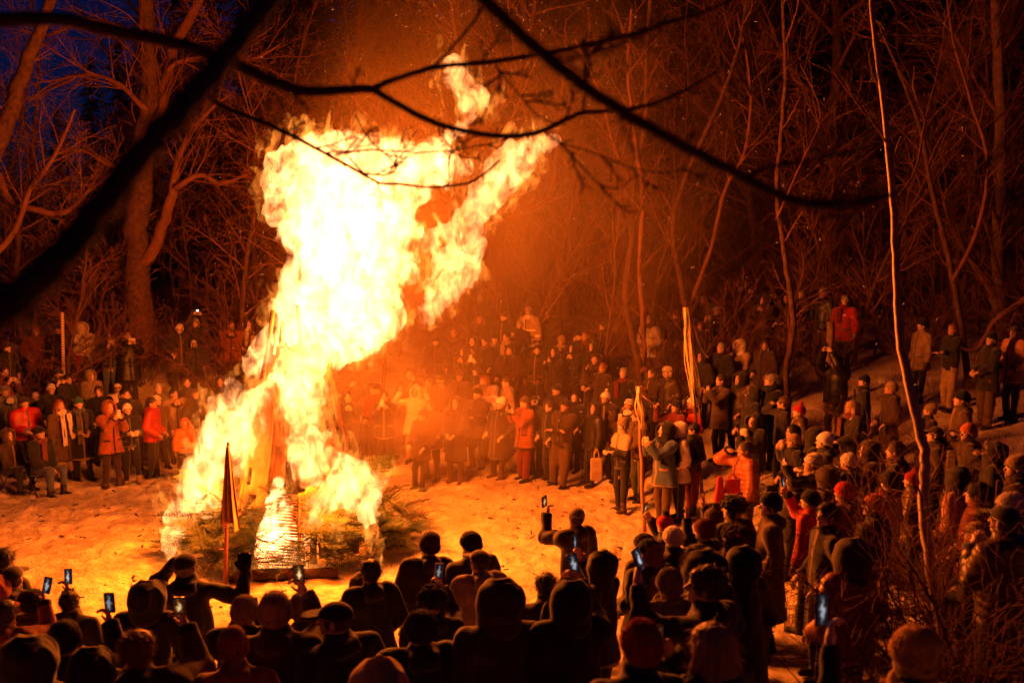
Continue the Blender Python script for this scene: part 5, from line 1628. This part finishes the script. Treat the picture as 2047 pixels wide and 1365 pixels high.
P_(170,1294,1.66,'k','parka','black','black','hood:black','black hooded figure low in front of the slouchy black hat',d=6.3)
P_(290,1160,1.80,'k','short','black','black','hood:black','man in black hood below the raised glove',d=8.6)
P_(380,1101,1.86,'u','short','black','black','cap:black','man in black cap with one gloved hand raised high',d=9.9,mitt='black')
P_(273,1259,1.74,'r','parka','dkbrown','dark','hair_short:hred','short haired man in front of the black hood filming',phone_='R',d=6.2)
P_(476,1242,1.70,'k','parka','rust','black','slouch:rust','person in rust coloured padded hat, back turned',d=6.4)
P_(487,1185,1.72,'p','parka','black','dark','beanie:tan','person in tan hat filming with a sideways phone',phone_='both',land=True,d=7.9)
P_(548,1174,1.80,'r','parka','dkbrown','dark','slouch:tan','person in tall tan beanie filming, central at the front',phone_='R',d=7.7)
P_(618,1182,1.70,'k','parka','brown','dark','beanie:khaki','person in khaki hat half hidden by the tall tan beanie',d=8.4)
P_(702,1191,1.74,'k','parka','dark','dark','cap:black','man in peaked black cap looking aside',d=7.6,yaw=.9,face=.35)
P_(750,1115,1.80,'k','parka','black','black','hair_short:hblack','dark haired man in black jacket, back turned, bareheaded',d=9.1)
P_(714,1146,1.52,'k','parka','dark','dark','hood:dkbrown','child in brown hood beside the bareheaded man',d=9.8)
P_(835,1063,1.80,'k','parka','dkbrown','black','slouch:dkbrown','man in dark brown slouch hat facing the fire',d=10.6)
P_(950,1059,1.80,'k','parka','black','black','beanie:black','man in black beanie behind the brown jacket',d=10.9)
P_(965,1098,1.76,'k','parka','tan','dark','cap:dkbrown','man in tan jacket and dark cap at the clearing edge',d=9.4)
P_(864,1164,1.70,'r','parka','black','black','furhat:black','person in black fur hat holding a pale phone',phone_='R',pale=True,d=8.6)
P_(846,1211,1.68,'b','parka','black','black','beanie:dark','person in dark beanie low in the middle of the front crowd',d=7.3)
P_(992,1179,1.80,'k','parka','dkbrown','black','hood:dkbrown','big man in dark brown hood at the front',d=7.6)
P_(765,1310,1.62,'k','parka','mustard','dark','peakhood:mustard','pointed mustard hood at the bottom edge',d=5.6)

# firefighter's bright bands
ff = [o for o in bpy.data.objects if o.name.startswith('person') and 'firefighter' in o.get('label', '')][0]
M_BAND = surf('reflective_band', (.85, .75, .45), .35, 5, .1, 0, spec=.8)
for z_, r_ in ((1.18, .232), (.80, .262)):
    m = MB(); th = np.linspace(0, 2 * math.pi, 25)
    m.tube([(math.cos(t) * r_, math.sin(t) * r_ * .78, z_) for t in th], [.026] * 25, 6, False)
    obj('reflective_band', m.mesh('reflective_band'), M_BAND, ff)
for s_ in (1, -1):
    c = joints('s')['ER' if s_ > 0 else 'EL'] * .6 + joints('s')['WR' if s_ > 0 else 'WL'] * .4
    m = MB(); m.tube([c + np.array([0, 0, .03]), c - np.array([0, 0, .03])], [.085, .085], 12)
    obj('reflective_band', m.mesh('reflective_band'), M_BAND, ff)

# ------------------------------------------------------------------ poles with hanging strips, bags, sticks
M_STRIP = surf('bark_strip', (.72, .58, .30), .8, 12, .4, .5, 60)
def strip_pole(label, base, top, dbase, dtop, rpx, strips, m_strip, m_pole):
    b = at(base[0], base[1], dbase); t = at(top[0], top[1], dtop)
    b[2] = min(b[2], gz(b[0], b[1])) - .05
    r = empty('strip_pole', b); tag(r, label, 'pole', 'poles hung with strips')
    rn = random.Random(int(base[0]))
    k = np.linspace(0, 1, 9)[:, None]
    pts = (t - b) * k + np.array([[rn.gauss(0, .008), rn.gauss(0, .008), 0] for _ in range(9)])
    m = MB(); m.tube(pts, np.linspace(rpx[0], rpx[1], 9), 9); obj('shaft', m.mesh('shaft'), m_pole, r)
    ax = (t - b) / np.linalg.norm(t - b)
    for i in range(strips[0]):
        a = 2 * math.pi * i / strips[0] + rn.uniform(-.2, .2)
        L = strips[1] * rn.uniform(.75, 1.0); w = strips[2] * rn.uniform(.7, 1.3)
        d = np.array([math.cos(a), math.sin(a), 0])
        loose = strips[3] * rn.uniform(.15, 1.0); fly = .22 if i == 2 else 0
        if i == 2: L *= .45
        V = []; n = 18
        for j in range(n):
            q = j / (n - 1)
            c = (t - b) - ax * L * q + d * (rpx[1] + .004 + loose * math.sin(q * 2.0) + .018 * math.sin(q * 8 + i * 2)) + np.array([-d[1], d[0], 0]) * .03 * math.sin(q * 6 + i * 1.7) * q + np.array([.05 * q * q + fly * q * q, 0, .03 * (1 - q)])
            sd = np.array([-d[1], d[0], 0]) * w * (1 - .35 * q) * (.85 + .3 * rn.random()) / 2
            V += [c - sd, c + sd, c + sd + d * .006, c - sd + d * .006]
        F = []
        for j in range(n - 1):
            o_ = j * 4
            for e in range(4):
                F.append((o_ + e, o_ + (e + 1) % 4, o_ + 4 + (e + 1) % 4, o_ + 4 + e))
        F += [(3, 2, 1, 0), (4 * n - 4, 4 * n - 3, 4 * n - 2, 4 * n - 1)]
        mm = MB(); mm.add(V, F); obj('strip', mm.mesh('strip', False), m_strip, r)
    return r
M_FLAG = surf('flag_cloth', (.50, .27, .11), .9, 5, .35, .4, 60)
fb = at(450, 1172, 14.15); ft = at(456, 884, 14.0); fb[2] = gz(fb[0], fb[1]) - .05
fp = empty('draped_flag_pole', fb); tag(fp, 'furled orange cloth flag draped down a pole in front of the bonfire', 'flag')
m = MB(); m.tube([(ft - fb) * q for q in np.linspace(0, 1, 6)], np.linspace(.03, .02, 6), 8); obj('shaft', m.mesh('shaft'), surf('pole_red', (.30, .10, .04), .7, 8, .4, .3), fp)
V = []; nr, na = 26, 60
for th_ in (0, .006):
    for i in range(nr):
        q = i / (nr - 1)
        for j in range(na):
            u = j / (na - 1)
            wd = .03 + .24 * q ** .8
            x_ = (u - .42) * wd + .035 * q
            y_ = (.012 + .05 * q ** .7) * math.sin(u * 21 + .9 * math.sin(3 * q)) - .04 - .02 * q
            drop = .52 * (1 + .05 * math.sin(u * 9) * (i == nr - 1))
            V.append((ft - fb) * (1 - .02 - drop * q) + np.array([x_, y_ + th_, -.05 * q * u]))
F = []
N1 = nr * na
for i in range(nr - 1):
    for j in range(na - 1):
        a_ = i * na + j
        F.append((a_, a_ + 1, a_ + na + 1, a_ + na)); F.append((N1 + a_, N1 + a_ + na, N1 + a_ + na + 1, N1 + a_ + 1))
m = MB(); m.add(V, F); obj('cloth', m.mesh('cloth'), M_FLAG, fp)
strip_pole('shorter pole with pale strips beside the khaki bobble hat', (1288,1064), (1277,776), 16.6, 16.4, (.034, .024), (9, .72, .038, .06), M_STRIP, surf('pole_tan', (.40, .22, .10), .7, 8, .4, .3))
strip_pole('tall leaning pole with long pale strips on the bank', (1405,960), (1371,618), 18.6, 18.2, (.036, .026), (15, 2.05, .045, .12), M_STRIP, M_POLE)
# marked stake on the left bank
def _stake(nt, N, L):
    out = N.new('ShaderNodeOutputMaterial'); p = N.new('ShaderNodeBsdfPrincipled'); tc = N.new('ShaderNodeTexCoord')
    w = N.new('ShaderNodeTexWave'); w.bands_direction = 'Z'; w.inputs['Scale'].default_value = 5.5; L.new(tc.outputs['Object'], w.inputs['Vector'])
    r = N.new('ShaderNodeValToRGB'); r.color_ramp.elements[0].position = .25; r.color_ramp.elements[0].color = (.2, .13, .05, 1); r.color_ramp.elements[1].position = .35; r.color_ramp.elements[1].color = (.62, .48, .2, 1)
    L.new(w.outputs['Fac'], r.inputs['Fac']); L.new(r.outputs[0], p.inputs['Base Color']); p.inputs['Roughness'].default_value = .7
    L.new(p.outputs[0], out.inputs['Surface'])
b = at(124, 750, 22.3); t = at(128, 628, 22.3)
zz = gz(b[0], b[1])
m = MB(); m.box((0, 0, (t[2] - zz) / 2), (.055, .03, t[2] - zz + .1)); m.box((0, -.018, (t[2] - zz) / 2), (.02, .006, t[2] - zz - .1))
tag(obj('marked_stake', m.mesh('marked_stake', False), mat('stake', _stake), None, (b[0], b[1], zz), (0, .025, 0)), 'tall pale stake with regular marks among the people on the bank', 'stake')
b = at(1657, 735, 21.3); t = at(1657, 642, 21.3); zz = gz(b[0], b[1])
m = MB(); m.tube([(0, 0, -.1), (.0, 0, .6), (.01, 0, t[2] - zz - .03), (.01, 0, t[2] - zz)], [.09, .085, .08, .06], 10)
tag(obj('wooden_post', m.mesh('wooden_post'), M_BARK_PALE, None, (b[0], b[1], zz)), 'short stout wooden post in front of the man in red jacket', 'post')
def on_person(txt):
    return [o for o in bpy.data.objects if o.name.startswith('person') and txt in o.get('label', '')][0]
def local(o, v):
    return Matrix.LocRotScale(o.location, o.rotation_euler, o.scale) @ Vector(v)
o = on_person('walking stick'); J = joints('t'); w = local(o, J['WR'] + J['fR'] * .07); f = local(o, (.46, .34, 0)); f.z = gz(f.x, f.y)
m = MB(); dv = np.array(w - f); m.tube([(0, 0, 0), dv * .5, dv * 1.12], [.016, .018, .02], 7)
tag(obj('walking_stick', m.mesh('walking_stick'), M_BARK_PALE, None, f), 'pale walking stick held by the tall man in navy puffer', 'stick')
def bag(name, label, cat, p, size, c, taper=.8, handle=True, rz=0.0):
    r = empty(name, p, rz); tag(r, label, cat)
    Pq, o_ = grid((-size[0], -size[1], -.03), (size[0], size[1], size[2] + .03), max(size) / 26)
    s = 1 - (1 - taper) * np.clip(Pq[..., 2] / size[2], 0, 1)
    q = np.abs(Pq - np.array([0, 0, size[2] / 2], np.float32)); q[..., 0] /= s; q[..., 1] /= s
    q = q - np.array([size[0] / 2 - .02, size[1] / 2 - .02, size[2] / 2 - .02], np.float32)
    d = np.linalg.norm(np.maximum(q, 0), axis=-1) + np.minimum(q.max(-1), 0) - .02 + .006 * vnoise(Pq, 12, 1)
    V, Q = snet(d, o_, max(size) / 26)
    obj('bag_body', mesh_np('bag_body', V, Q), cloth(c, 'cloth'), r)
    if handle:
        for yy in (-.5, .5):
            m = MB(); th = np.linspace(0, math.pi, 11)
            m.tube([(math.cos(t) * size[0] * .22, yy * size[1] * .6, size[2] + math.sin(t) * size[2] * .45 - .02) for t in th], [.009] * 11, 6)
            obj('handle', m.mesh('handle'), cloth(c, 'cloth'), r)
p = at(1192, 960, 18.4); bag('paper_bag', 'upright paper bag held by the boy in pointed hood', 'bag', (p[0], p[1], p[2]), (.22, .12, .42), 'tan', 1.0)
p = at(1463, 985, 15.2); bag('red_handbag', 'small red handbag with handles beside the brown puffer jacket', 'handbag', (p[0], p[1], p[2]), (.24, .12, .22), 'red', .8)
p = at(1438, 1005, 15.2); bag('red_sack', 'long bright red bag hanging beside the small red handbag', 'bag', (p[0], p[1], p[2]), (.18, .12, .42), 'red', .4, False)
for k_, txt in enumerate(('seated woman', 'seated man')):
    o = on_person(txt)
    st_ = empty('camp_stool', o.location, o.rotation_euler.z); tag(st_, ['dark low stool under the seated woman in fur hood', 'dark low stool under the seated man in jeans'][k_], 'stool', 'low stools')
    m = MB(); m.box((0, -.02, .40), (.40, .34, .03)); obj('seat', m.mesh('seat', False), cloth('dark', 'cloth'), st_)
    for sx in (-1, 1):
        for sy in (-1, 1):
            m = MB(); m.tube([(sx * .17, sy * .14 - .02, .39), (sx * .19, -sy * .13 - .02, 0)], [.012, .012], 6); obj('leg', m.mesh('leg'), M_PHONE, st_)
# bright flash of the phone high on the left bank
o = on_person('phone with lit flash'); J = joints('h')
Mx = Matrix.Translation(o.location) @ Matrix.Rotation(o.rotation_euler.z, 4, 'Z') @ Matrix.Scale(o.scale.x, 4)
ph = phone(Mx, J, '', False, 3, False, 'both', label='phone with its white flash lit, held up on the bank')
def _flash(nt, N, L):
    out = N.new('ShaderNodeOutputMaterial'); e = N.new('ShaderNodeEmission'); e.inputs['Color'].default_value = (.75, .8, 1, 1); e.inputs['Strength'].default_value = 9
    L.new(e.outputs[0], out.inputs['Surface'])
m = MB(); m.tube([(0, .006, .05), (0, .014, .05)], [.022, .022], 10); obj('flash', m.mesh('flash'), mat('flash', _flash), ph)
